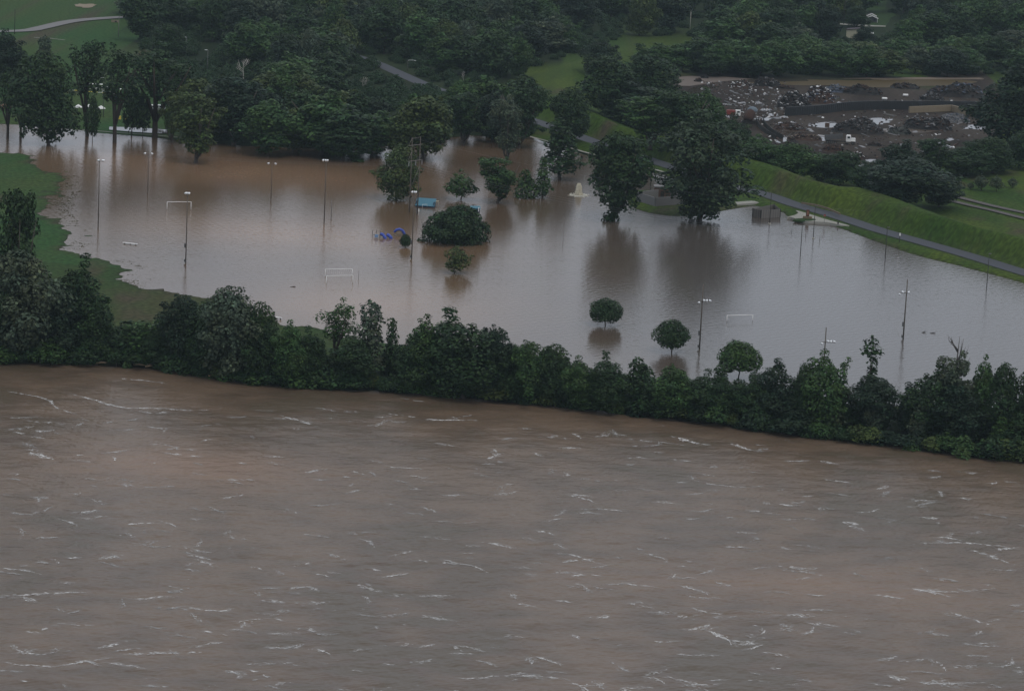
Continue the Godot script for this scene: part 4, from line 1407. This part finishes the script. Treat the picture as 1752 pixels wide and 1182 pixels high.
# ---------------------------------------------------------------- woods
func build_park_trees() -> void:
	var pk := "park_tree"
	tree("ball", "dark", 1036, 510, 64, 561, "round lollipop tree standing alone in the middle of the open flood", pk, "round trees in the flood")
	tree("ball", "dark", 1149, 546, 71, 607, "round lollipop tree next to the dark cross lamp pole", pk, "round trees in the flood")
	tree("ball", "mid", 1263, 583, 78, 652, "round tree rising over the bank thicket beyond the lamp pole", pk, "round trees in the flood")
	tree("young", "olive", 778, 423, 44, 471, "small olive tree in front of the broad spreading bush", pk)
	tree("ball", "dark", 693, 400, 22, 427, "tiny round tree beside the blue climbing frame", pk)
	tree("mound", "dark", 780, 348, 122, 418, "broad low spreading tree like a bush in the lake", pk)
	tree("broad", "olive", 678, 249, 76, 345, "bright topped bushy tree against the power pylon", pk)
	tree("young", "mid", 788, 292, 50, 345, "small leaning tree past the teal shed", pk)
	tree("tall", "mid", 850, 268, 64, 350, "sparse tree with drooping boughs at the edge of the drowned wood", pk)
	tree("shrub", "mid", 901, 290, 40, 342, "leafy stem of the forked bush beside the geyser", pk)
	tree("narrow", "mid", 927, 272, 30, 342, "upright stem of the forked bush beside the geyser", pk)
	tree("narrow", "dark", 958, 204, 62, 310, "upright ragged tree behind the geyser", pk)
	tree("ivied", "dark", 1049, 228, 124, 381, "big tree with ivy swathed trunk beside the geyser", pk)
	tree("spreading", "dusk", 1196, 190, 146, 380, "largest spreading tree before the levee with a stout black trunk", pk)
	tree("tall", "olive", 334, 162, 86, 282, "stout willow like tree at the flood's back edge", pk)
	tree("tall", "dark", 888, 150, 70, 256, "dark tree by the channel at the wood's corner", pk)
	tree("tall", "grey", 868, 166, 50, 282, "grey twiggy tree at the drowned wood's end", pk)
	tree("broad", "dark", 980, 150, 66, 240, "dark rounded tree between the levee and the channel", pk)
	# the row behind the flood's west arm
	tree("open", "dark", 12, 118, 46, 238, "slim tree at the picture's edge in the flooded row", pk)
	tree("open", "mid", 34, 126, 46, 240, "second slim tree of the flooded row", pk)
	tree("broad", "dark", 82, 92, 104, 250, "dense dark leafy tree with foliage to the water", pk)
	tree("open", "dark", 148, 72, 56, 236, "V trunked tree with thin crown in the flooded row", pk)
	tree("young", "dark", 157, 160, 28, 247, "thin sapling in front of the V trunked tree", pk)
	tree("open", "dark", 195, 80, 66, 247, "dark mushroom topped tree with straight trunk", pk)
	tree("open", "dark", 264, 78, 92, 238, "Y trunked tree over the white van", pk)
	tree("young", "dark", 224, 150, 44, 236, "small bushy tree between the straight trunk and the van", pk)
	tree("young", "dark", 243, 166, 28, 236, "small dark tree in front of the van", pk)
	tree("tall", "olive", 294, 150, 40, 248, "slender tree beside the stout willow", pk)
	tree("broad", "deep", 10, 50, 66, 138, "dark bushy tree at the hill road's bend", pk)
	tree("narrow", "grey", 74, 62, 30, 134, "pale conical tree on the hill lawn by the white path", pk)
	tree("young", "olive", 100, 108, 24, 150, "small tree on the lawn behind the dense dark one", pk)
	tree("tall", "dark", 300, 108, 56, 196, "dark tree where the wood meets the hill lawn", pk)
	# behind the levee
	var lv := "levee_tree"
	tree("broad", "deep", 1020, 72, 58, 132, "deep green tree on the levee's curve at the wood", lv)
	tree("broad", "dark", 1046, 98, 96, 204, "big dark tree inside the levee's bend", lv)
	tree("broad", "dark", 1112, 78, 94, 172, "tall dark tree by the yard's far corner", lv)
	tree("broad", "deep", 1088, 140, 120, 220, "lowest dark tree hanging over the levee slope", lv)
	tree("tall", "mid", 1112, 166, 90, 252, "mid green tree between the levee and the scrap yard", lv)
	tree("tall", "dark", 1160, 158, 84, 256, "dark tree between the scrap yard and the largest tree", lv)
	tree("broad", "mid", 1212, 152, 66, 236, "mid green tree in front of the scrap yard's puddles", lv)
	tree("broad", "dark", 1250, 196, 62, 268, "dark tree below the red truck", lv)
	for p in [[1132, 74, 62, 120], [1166, 72, 58, 122], [1200, 66, 64, 124], [1232, 70, 58, 128], [1268, 66, 66, 127], [1300, 72, 56, 130], [1334, 68, 62, 131], [1215, 92, 50, 130], [1284, 94, 54, 132]]:
		tree("forest", "mid" if int(p[0]) % 3 else "dark", p[0], p[1], p[2] * 1.1, p[3], "shrubby tree in the thicket between the bare soil and the pale bare pole", lv, "shrubby trees of the thicket behind the bare soil")
	tree("broad", "mid", 1296, 230, 74, 288, "leafy tree below the steel trough", lv)
	tree("broad", "mid", 1362, 244, 92, 304, "broad green tree on the levee below the dump truck", lv)
	tree("broad", "dark", 1330, 250, 60, 296, "dark shrubby tree between two leafy ones on the levee", lv)
	tree("broad", "dark", 1436, 258, 66, 318, "dark green tree in front of the dump truck's bonnet", lv)
	tree("broad", "mid", 1405, 268, 54, 310, "mid green shrubby tree on the levee's back", lv)
	tree("broad", "deep", 1538, 240, 78, 318, "round deep green tree before the yard's small puddles", lv)
	tree("broad", "deep", 1548, 272, 140, 352, "widest dark clump at the levee's dip", lv)
	tree("broad", "dark", 1492, 276, 70, 330, "dark tree beside the widest clump", lv)
	tree("broad", "deep", 1606, 314, 60, 354, "low dark bush by the gravel track", lv)
	tree("tall", "dark", 1596, 238, 60, 300, "loose dark tree with puddles showing through it", lv)
	tree("broad", "dark", 1650, 246, 80, 300, "dark green tree at the yard's lower corner", lv)
	tree("broad", "dark", 1700, 236, 80, 296, "dark tree under the tall one at the yard's end", lv)
	tree("broad", "deep", 1728, 112, 128, 254, "tall dark tree hiding the yard's end", lv)
	tree("broad", "dark", 1748, 222, 60, 290, "dark bushy tree at the picture's edge over the track", lv)
	tree("broad", "dark", 1467, 10, 42, 47, "round dark tree beside the small gabled house", lv)
	tree("broad", "deep", 1478, 42, 34, 78, "dark tree covering the metal shed's end", lv)
	for p in [[1633, 308, 14, 322, "round little shrub at the track's bend"], [1680, 298, 24, 326, "feathery small tree above the gravel track"], [1706, 300, 22, 328, "second feathery small tree above the track"], [1734, 304, 17, 322, "third little tree above the track near the edge"], [1662, 312, 12, 324, "tiny bush between the track's small trees"]]:
		tree("young", "grey", p[0], p[1], p[2], p[3], p[4], "sapling", "saplings by the gravel track")
	dead_tree(415, 102, 158, "bare white dead tree in the wood above the stout willow", M.bleached, 0.22, 4)
	dead_tree(620, 132, 160, "white forked snag in the wood's middle", M.bleached, 0.35, 8)
	dead_tree(792, 122, 146, "single white snag near the forest road", M.bleached, 0.12, 9)
	dead_tree(864, 164, 260, "tall grey leafless tree at the channel", paint(0.14, 0.125, 0.11), 0.2, 12)
	dead_tree(1630, 576, 735, "dead tree whose bare antlers top the bank thicket", paint(0.10, 0.09, 0.085), 0.13, 15)


func build_bank() -> void:
	var g := "trees along the flooded river bank"
	for t in [
		["tall", "dark", 22, 330, 78, 600, "tallest dark tree at the west end of the bank"], ["broad", "grey", 40, 432, 128, 612, "grey green tree below the tallest one at the bank's west end"],
		["broad", "dark", 124, 438, 92, 604, "dark round headed tree beside the bank's lawn"], ["broad", "deep", 95, 500, 80, 612, "deep green tree under the round headed one"],
		["broad", "dark", 165, 520, 60, 614, "dark tree touching the bank's lawn"], ["narrow", "dark", 213, 556, 50, 616, "dark pointed tree on the low lawn edge"],
		["narrow", "mid", 245, 548, 62, 618, "bushy pointed tree between the lawn and the driftwood"], ["broad", "dark", 275, 566, 52, 624, "dark low tree left of the big pale topped one"],
		["broad", "deep", 316, 506, 74, 628, "deep green tree fronting the pale topped tree"], ["broad", "grey", 398, 492, 106, 646, "tall tree with pale grey green top on the bank"],
		["broad", "dark", 352, 512, 84, 636, "dark tree hugging the pale topped tree"], ["broad", "dark", 447, 518, 66, 650, "dark tree under the drifting white bench"],
		["broad", "mid", 495, 548, 66, 656, "mid green tree east of the white bench"], ["broad", "dark", 530, 556, 56, 654, "dark tree under the umbrella topped one"],
		["open", "mid", 573, 513, 58, 640, "umbrella topped tree standing above the thicket"], ["narrow", "grey", 632, 515, 52, 650, "tall grey green spire beside the umbrella tree"],
		["narrow", "dark", 668, 546, 34, 650, "thin dark tree with water glinting under it"], ["broad", "dark", 603, 574, 78, 656, "dark tree under the grey green spire"],
		["broad", "mid", 735, 540, 66, 668, "mid green shoulder of the great domed clump"], ["broad", "dark", 792, 528, 128, 676, "great dark domed tree in the bank's middle"],
		["broad", "dark", 712, 566, 82, 668, "dark tree west of the domed one"], ["broad", "deep", 840, 560, 64, 680, "deep green tree at the dome's east flank"],
		["broad", "mid", 904, 581, 76, 688, "leafy tree east of the domed clump"], ["broad", "dark", 878, 590, 60, 684, "dark filler tree beside the dome"],
		["broad", "dark", 950, 590, 62, 692, "dark tree under the open water by the lone round tree"], ["broad", "mid", 990, 608, 62, 696, "green tree below the lone round tree"],
		["broad", "dark", 1042, 604, 66, 702, "dark peaked tree under the lone round tree's reflection"], ["narrow", "dark", 1093, 612, 44, 704, "pointed dark tree beside the reflections"],
		["broad", "mid", 1150, 626, 76, 710, "green tree hiding the second round tree's reflection"], ["broad", "dark", 1200, 634, 62, 714, "dark tree at the dark pole's foot"],
		["broad", "dark", 1240, 642, 64, 718, "dark tree below the round tree in the thicket"], ["broad", "deep", 1326, 616, 72, 726, "deep green dome east of the round tree"],
		["broad", "dark", 1290, 640, 60, 724, "dark tree between two domes"], ["broad", "mid", 1405, 602, 84, 735, "rugged tree hiding the third dark pole's foot"],
		["broad", "dark", 1372, 622, 52, 730, "dark tree beside the rugged one"], ["narrow", "mid", 1442, 640, 30, 730, "leaning frond like tree at the rugged one's side"],
		["column", "dark", 1490, 577, 46, 700, "vine clad column standing like a totem"], ["broad", "deep", 1496, 642, 82, 735, "deep green tree swathed in vines below the column"],
		["broad", "dark", 1582, 622, 76, 745, "ragged dark tree east of the open gap"], ["tall", "grey", 1626, 600, 66, 748, "grey leaved tree around the dead antlers"],
		["broad", "mid", 1676, 608, 56, 752, "upright leafy tree past the dead antlers"], ["broad", "dark", 1716, 620, 56, 758, "dark tree close to the bank's east end"],
		["broad", "dark", 1752, 630, 60, 762, "last dark tree at the bank's east end"], ["broad", "deep", 1645, 650, 88, 755, "deep green low tree under the dead antlers"],
		["broad", "deep", 1560, 655, 66, 742, "deep green low tree at the gap"], ["broad", "dark", 1790, 628, 70, 768, "dark tree just past the bank's east end"],
		["broad", "dark", -30, 440, 90, 612, "dark tree just past the bank's west end"]]:
		tree(t[0], t[1], t[2], t[3], t[4], t[5], t[6], "bank_tree", g)
	# the low shrubs that dip into the river, by stretches
	rng.seed = 41
	var edge := [[0, 618], [100, 619], [180, 617], [280, 628], [350, 641], [430, 654], [560, 661], [680, 667], [800, 677], [900, 686], [1000, 699], [1100, 709], [1200, 719], [1300, 733], [1400, 746], [1500, 756], [1600, 769], [1700, 780], [1790, 790]]
	var where := ["below the grey green tree", "under the pale topped tree", "below the umbrella tree and spire", "under the domed tree", "below the lone round trees", "under the dark lamp poles", "below the vine clad column", "under the dead antlers"]
	var row := []
	for i in edge.size() - 1:
		var x: float = edge[i][0]
		while x < edge[i + 1][0]:
			var f: float = (x - edge[i][0]) / (edge[i + 1][0] - edge[i][0])
			row.append([x, lerpf(edge[i][1], edge[i + 1][1], f)])
			x += rng.randf_range(17, 29)
	for q in row:
		var x: float = q[0]
		if x > 168 and x < 186:
			continue
		var k := clampi(int(x / 222.0), 0, 7)
		var big := rng.randf()
		var hue: String = ["mid", "dark", "deep", "dark", "olive", "mid", "dark"][rng.randi() % 7]
		var lab: String = {"mid": "mid green", "dark": "dark green", "deep": "deep green", "olive": "olive"}[hue]
		tree("shrub", hue, x, q[1] - rng.randf_range(20, 40) * (0.7 + 0.6 * big), rng.randf_range(34, 62) * (0.7 + 0.5 * big), q[1] - rng.randf_range(-4, 5), "%s shrub dipping into the river %s" % [lab, where[k]], "bank_shrub", "%s shrubs on the river's edge %s" % [lab, where[k]], "shrub")
		if rng.randf() < 0.36 and x > 240:
			var tip := rng.randf_range(62, 100)
			tree("narrow" if rng.randf() < 0.6 else "young", ["dark", "mid", "grey"][rng.randi() % 3], x + rng.randf_range(-10, 10), q[1] - tip, rng.randf_range(26, 46), q[1] - 14, "slender young tree poking out of the thicket %s" % where[k], "slender_tree", "slender young trees of the thicket %s" % where[k])
		if rng.randf() < 0.75:
			var up := rng.randf_range(18, 42)
			tree("shrub", "dark", x + rng.randf_range(-12, 12), q[1] - up - rng.randf_range(34, 54), rng.randf_range(48, 76), q[1] - up, "dark green thicket bush behind the river's edge %s" % where[k], "thicket_bush", "thicket bushes %s" % where[k], "bush")
	var sp := 0
	for p in [[740, 655, 42, 677, "round bright bush jutting into the river below the domed tree"], [345, 628, 32, 646, "bright tuft in the river under the pale topped tree"], [452, 636, 46, 658, "olive willow tuft by the river below the bench"], [1648, 762, 30, 786, "bright sprout in the river beneath the dead antlers"], [217, 612, 16, 632, "small bright sprig beside the driftwood"], [1560, 752, 30, 772, "pale green tuft at the river's edge by the gap"]]:
		tree("shrub", "bright" if sp != 2 else "olive", p[0], p[1], p[2], p[3], p[4], "river_bush", "", "bush")
		sp += 1
	rng.seed = 19
	for p in [[172, 622, 9, "tan driftwood heap where the bank breaks"], [238, 625, 12, "pale driftwood trunk below the low lawn"], [255, 627, 7, "short pale log beside the driftwood trunk"], [790, 673, 11, "pale driftwood under the domed tree"], [770, 675, 7, "small pale log next to the bright round bush"], [1140, 706, 11, "long driftwood log under the dark pole"], [1182, 712, 8, "short driftwood log east of the long one"], [1395, 743, 6, "small log below the rugged tree"], [1424, 747, 5, "stub of driftwood below the vine column"], [1566, 764, 8, "driftwood log below the gap"], [1583, 768, 5, "short log next to the gap's driftwood"], [362, 645, 5, "thin log by the bright tuft"]]:
		var o := thing("driftwood", p[3], "driftwood", spot(p[0], p[1]), rng.randf_range(-0.5, 0.2), "driftwood along the bank")
		var L: float = p[2] * 0.17
		for i in 3:
			var d := Geo.new()
			var y := rng.randf_range(0.0, 0.25)
			var z := rng.randf_range(-0.6, 0.6)
			d.tube([Vector3(-L * rng.randf_range(0.5, 1.0), y, z), Vector3(0, y + 0.2, z + rng.randf_range(-0.2, 0.2)), Vector3(L * rng.randf_range(0.5, 1.0), y + 0.05, z - 0.2)], [0.22, 0.2, 0.1], 6)
			part("log", d.mesh(true), M.drift, o)
	for p in [[1583, 569, 0.6, "clump of twigs poking out of open water past the pole"], [1596, 570, 0.3, "single twig beside the larger twig clump"], [502, 491, 0.5, "floating branch west of the goals"]]:
		var o := thing("floating_branch", p[3], "branch", spot(p[0], p[1]), 0.3)
		for i in 4:
			var d := Geo.new()
			d.tube([Vector3(rng.randf_range(-1, 0), 0.0, 0), Vector3(rng.randf_range(0, 1), p[2] * rng.randf(), rng.randf_range(-0.4, 0.4))], [0.06, 0.03], 5)
			part("twig", d.mesh(true), M.dark, o)


func build_wood() -> void:
	rng.seed = 7
	var keep := [[640, 108], [652, 112], [664, 117], [676, 120], [708, 130], [720, 135], [732, 142], [697, 108], [1490, 30], [1500, 28], [1456, 55], [1461, 57], [1488, 56], [415, 125], [620, 145], [792, 132], [354, 90], [354, 104], [354, 118], [318, 68], [318, 84], [366, 122], [1181, 30], [640, 285], [545, 285], [945, 112], [1000, 60], [200, 60]]
	var spots := []
	var y := 298.0
	while y > -36.0:
		var step := lerpf(15.0, 27.0, clampf(y / 300.0, 0.0, 1.0))
		var x := 226.0 + rng.randf() * 30.0
		while x < 1790.0:
			var q := Vector2(x + rng.randf_range(-9, 9), y + rng.randf_range(-6, 6))
			x += lerpf(40.0, 46.0, clampf(y / 300.0, 0.0, 1.0)) * rng.randf_range(0.8, 1.3) * (1.0 if x < 900 or y > 60 else 1.15)
			var at := spot(q.x, q.y)
			if not Geometry2D.is_point_in_polygon(flat(at), wood) or road.dist(flat(at)) < 8.0 or crest.dist(flat(at)) < 24.0:
				continue
			var s := scale_at(at)
			var w := rng.randf_range(12.5, 21.0) * s
			var h := rng.randf_range(15.0, 23.0) * s
			if q.y > 90 and q.y < 136 and q.x > 1140:
				h *= 0.7
			var blocks := false
			for k in keep:
				if absf(k[0] - q.x) < w * 0.5 + 2.0 and k[1] < q.y + 3.0 and k[1] > q.y - h * 0.98:
					blocks = true
			if not blocks:
				spots.append([q, w, h])
		y -= step
	var marks := [[250, 60, "by the hill lawn's upper end"], [320, 70, "round the street lamp on the hill"], [345, 130, "by the street lamp clear of the wood"], [415, 130, "by the bare white dead tree"], [350, 220, "behind the stout willow"], [465, 250, "behind the short white footed pole"], [555, 250, "behind the slanting double lamps"], [620, 145, "by the white forked snag"], [500, 170, "in the wood between the snag and the white dead tree"], [635, 80, "at the forest road's bend"], [730, 140, "at the forest road's visible end"], [792, 125, "near the single white snag"], [690, 220, "behind the power pylon"], [790, 230, "behind the small leaning tree"], [860, 180, "near the grey leafless tree"], [940, 75, "over the levee's curve"], [290, 0, "along the top edge over the hill lawn"], [440, 20, "along the top edge over the white dead tree"], [600, 20, "along the top edge over the forest road"], [760, 20, "along the top edge over the white snags"], [900, 20, "along the top edge over the levee's curve"], [1060, 20, "along the top edge over the levee's back"], [1181, 25, "round the pale bare pole"], [1310, 20, "in the wood between the bare pole and the village"], [1300, 100, "behind the tall black heap"], [1430, 100, "behind the crushed cars"], [1455, 50, "round the cream metal shed"], [1500, 20, "round the small gabled house"], [1600, 100, "behind the muddy pond's far bank"], [1610, 20, "in the wood east of the gabled house"], [1730, 50, "at the top corner over the yard's end"]]
	for e in spots:
		var q: Vector2 = e[0]
		var region := ""
		var best := 1e9
		for m in marks:
			var d := Vector2(m[0] - q.x, (m[1] + 30.0 - q.y) * 1.6).length()
			if d < best:
				best = d
				region = m[2]
		var hue: String = ["dark", "mid", "dark", "deep", "olive", "mid", "grey"][rng.randi() % 7]
		if q.y > 150 and hue == "grey":
			hue = "olive"
		if q.x > 1100 and rng.randf() < 0.35:
			hue = "bright" if rng.randf() < 0.35 else "mid"
		var kind: String = "forest" if rng.randf() < 0.7 else "tall" if q.y > 150 else "broad"
		var called := "wood_tree" if q.x < 900 else "forest_tree"
		var lab: String = {"mid": "mid green", "dark": "dark green", "bright": "fresh green", "olive": "olive", "deep": "deep green", "grey": "grey green"}[hue]
		tree(kind, hue, q.x, q.y - e[2], e[1], q.y, "%s tree %s" % [lab, region], called, "%s trees %s" % [lab, region])
	# the undergrowth that fills the woods' floor
	var under := MultiMesh.new()
	under.transform_format = MultiMesh.TRANSFORM_3D
	under.mesh = proto("shrub", "dark", 0)[1]
	var places := []
	while places.size() < 1500:
		var q := Vector2(rng.randf_range(226, 1760), rng.randf_range(-30, 262))
		var at := spot(q.x, q.y, 0.6)
		if lake.dist(flat(at)) > 3.0 and Geometry2D.is_point_in_polygon(flat(at), wood) and road.dist(flat(at)) > 7.0 and crest.dist(flat(at)) > 25.0 and not (q.x > 1425 and q.x < 1525 and q.y > 0 and q.y < 62):
			places.append(at)
	under.instance_count = places.size()
	for i in places.size():
		var f := rng.randf_range(0.6, 1.3)
		under.set_instance_transform(i, Transform3D(Basis(Vector3.UP, rng.randf() * TAU).scaled(Vector3(f * 1.2, f * 0.8, f * 1.2)), places[i]))
	var mm := MultiMeshInstance3D.new()
	mm.name = "undergrowth"
	mm.multimesh = under
	mm.material_override = M.leaf
	add_child(mm)
	mm.set_meta("kind", "stuff")
	mm.set_meta("label", "dark undergrowth filling the floor of the woods")


# ---------------------------------------------------------------- foam on the river
func fleck(g: Geo, p: Vector2, s: float, a: float) -> void:
	var u := Vector2(cos(a), sin(a)) * s
	var w := Vector2(-sin(a), cos(a)) * s * rng.randf_range(0.2, 0.5)
	var q := []
	for e in [-u, w * rng.randf_range(0.5, 1.2), u, -w * rng.randf_range(0.5, 1.2)]:
		var r: Vector2 = p + e
		q.append(Vector3(r.x, wave(r) + 0.035, r.y))
	g.quad(q[0], q[1], q[2], q[3])


# a streak of foam: from one pixel, so many metres long, turned against the flow, so wide, so dense
func streak(g: Geo, x: float, y: float, long: float, turn: float, wide: float, dense: float, tone := 0.5) -> void:
	var p := flat(spot(x, y))
	var dir := turn
	var steps_ := int(long / 0.35)
	var bend := rng.randf_range(-0.11, 0.11) * clampf(5.0 / long, 0.15, 1.0)
	for i in steps_:
		var f := i / float(maxi(1, steps_ - 1))
		dir += bend + rng.randf_range(-0.16, 0.16)
		dir = lerpf(dir, turn, 0.035)
		p += Vector2(cos(dir), sin(dir)) * 0.35
		var body := sin(PI * pow(f, 0.7)) * (0.55 + 0.9 * absf(chop.get_noise_2d(p.x * 3.0, p.y * 3.0)))
		if chop.get_noise_2d(p.x * 5.0 + 33.0, p.y * 5.0) < -0.2:
			continue
		if i % 2 == 0:
			g.col = Color(tone, tone * 0.99, tone * 0.98, 0.26 * rng.randf_range(0.3, 1.0))
			fleck(g, p + Vector2(rng.randfn(), rng.randfn()) * wide * 1.6, rng.randf_range(0.5, 1.3), dir + rng.randf_range(-0.3, 0.3))
		for k in int(ceil(dense * body * 5.6 * rng.randf())):
			g.col = Color(tone * 1.2, tone * 1.18, tone * 1.16) * rng.randf_range(0.75, 1.25)
			g.col.a = rng.randf_range(0.25, 0.85)
			fleck(g, p + Vector2(rng.randfn(), rng.randfn()) * wide * 1.3 * body, rng.randf_range(0.15, 0.46), dir + rng.randf_range(-0.4, 0.4))


func build_foam() -> void:
	rng.seed = 23
	var g := Geo.new()
	var flow := 0.10
	streak(g, 12, 668, 26, 0.42, 0.14, 2.0)
	streak(g, 120, 674, 34, 0.46, 0.2, 2.4, 0.55)
	streak(g, 200, 645, 12, 0.42, 0.18, 2.2)
	streak(g, 660, 706, 8, 0.3, 0.15, 2.0)
	streak(g, 722, 715, 12, 0.32, 0.22, 4.0, 0.65)
	streak(g, 690, 680, 5, 0.6, 0.12, 2.0)
	streak(g, 480, 710, 9, 0.6, 0.2, 2.2)
	streak(g, 508, 719, 4.5, 0.3, 0.5, 4.0, 0.6)
	streak(g, 965, 738, 7, 0.25, 0.12, 2.6, 0.55)
	streak(g, 1145, 745, 10, 0.42, 0.3, 3.6, 0.55)
	streak(g, 1244, 757, 7, 0.36, 0.3, 3.2, 0.55)
	streak(g, 1075, 750, 12, 0.5, 0.14, 1.6)
	streak(g, 42, 772, 9, 0.15, 0.45, 3.6, 0.55)
	streak(g, 122, 785, 5, 0.1, 0.3, 2.6)
	streak(g, 282, 772, 8, 0.55, 0.25, 2.8, 0.55)
	streak(g, 20, 738, 9, 0.1, 0.25, 1.8)
	streak(g, 380, 818, 4.5, 0.2, 0.25, 2.8)
	streak(g, 408, 790, 1.5, 0.4, 0.25, 3.0)
	streak(g, 515, 808, 6, -0.5, 0.2, 2.0)
	streak(g, 0, 970, 8, 0.4, 0.2, 2.0)
	streak(g, 5, 1016, 14, 0.12, 0.16, 2.4, 0.55)
	streak(g, 215, 1020, 8, 0.45, 0.2, 2.0)
	streak(g, 316, 1036, 9, 0.55, 0.25, 2.4)
	streak(g, 345, 1078, 5, -0.02, 0.2, 3.0, 0.55)
	streak(g, 0, 1130, 18, 0.2, 0.18, 2.2)
	streak(g, 22, 1100, 7, 1.4, 0.4, 2.4)
	streak(g, 215, 1115, 8, 0.3, 0.3, 2.4)
	streak(g, 600, 805, 4, 0.5, 0.2, 2.2)
	streak(g, 655, 796, 8, 0.4, 0.15, 2.4)
	streak(g, 760, 845, 6, 0.1, 0.2, 2.0)
	streak(g, 830, 784, 7, -1.1, 0.3, 2.2)
	streak(g, 965, 845, 5, -0.5, 0.2, 3.0, 0.55)
	streak(g, 975, 845, 8, 0.9, 0.2, 2.4)
	streak(g, 985, 876, 5, -0.6, 0.25, 2.2)
	streak(g, 820, 926, 8, 0.1, 0.3, 2.4)
	streak(g, 955, 945, 11, 0.5, 0.25, 3.0, 0.55)
	streak(g, 755, 957, 11, 0.35, 0.14, 2.8)
	streak(g, 885, 1155, 9, -0.2, 0.25, 3.0)
	streak(g, 975, 1166, 5, 0.6, 0.22, 3.4, 0.55)
	streak(g, 905, 1118, 7, 0.7, 0.2, 2.0)
	streak(g, 770, 1158, 8, 0.1, 0.16, 2.4)
	streak(g, 1005, 1053, 4, 0.25, 0.3, 3.2, 0.55)
	streak(g, 1098, 1155, 5, 0.1, 0.5, 2.6)
	streak(g, 1330, 860, 4, 0.3, 0.2, 3.0, 0.55)
	streak(g, 1440, 893, 4, 0.2, 0.4, 3.0, 0.6)
	streak(g, 1600, 925, 14, 0.4, 0.22, 2.8, 0.55)
	streak(g, 1655, 938, 12, 0.75, 0.2, 2.6)
	streak(g, 1575, 884, 3.5, 0.0, 0.4, 3.4, 0.6)
	streak(g, 1605, 838, 5, 0.9, 0.2, 2.2)
	streak(g, 1640, 850, 3, 0.3, 0.3, 3.2)
	streak(g, 1545, 1003, 9, 0.45, 0.3, 3.2, 0.55)
	streak(g, 1580, 1008, 14, 0.15, 0.18, 2.0)
	streak(g, 1700, 940, 6, 0.1, 0.4, 2.8, 0.55)
	streak(g, 1160, 1000, 8, 0.45, 0.2, 2.2)
	streak(g, 1205, 1075, 9, 0.8, 0.22, 2.4, 0.55)
	streak(g, 1240, 1093, 5, 0.2, 0.2, 2.6)
	streak(g, 1625, 1045, 9, 0.6, 0.2, 2.2)
	streak(g, 1590, 1125, 7, 1.0, 0.25, 2.2)
	streak(g, 1570, 1165, 11, 0.25, 0.16, 2.6)
	streak(g, 1525, 1155, 2.5, 0.4, 0.5, 2.6)
	streak(g, 1410, 818, 6, 0.5, 0.15, 2.0)
	streak(g, 1190, 820, 12, 0.36, 0.12, 1.8)
	for i in 560:
		var y := rng.randf_range(690, 1200)
		var x := rng.randf_range(-40, 1790)
		if y < 630.0 + x * 0.1:
			continue
		streak(g, x, y, rng.randf_range(1.2, 6.5), flow + rng.randfn() * 0.55, rng.randf_range(0.12, 0.42), rng.randf_range(0.9, 2.6), rng.randf_range(0.32, 0.55))
	for i in 260:
		var p := flat(spot(rng.randf_range(-40, 1790), rng.randf_range(690, 1200)))
		if river.dist(p) > -4.0:
			continue
		var tone := rng.randf_range(0.35, 0.55)
		g.col = Color(tone, tone * 0.98, tone * 0.95, rng.randf_range(0.3, 0.8))
		for k in rng.randi_range(1, 4):
			fleck(g, p + Vector2(rng.randfn(), rng.randfn()) * 0.35, rng.randf_range(0.1, 0.3), rng.randf_range(-0.5, 0.8))
	var o := part("river_foam", g.mesh(), M.froth, self, "stuff")
	o.set_meta("label", "white foam streaks and flecks on the brown river")
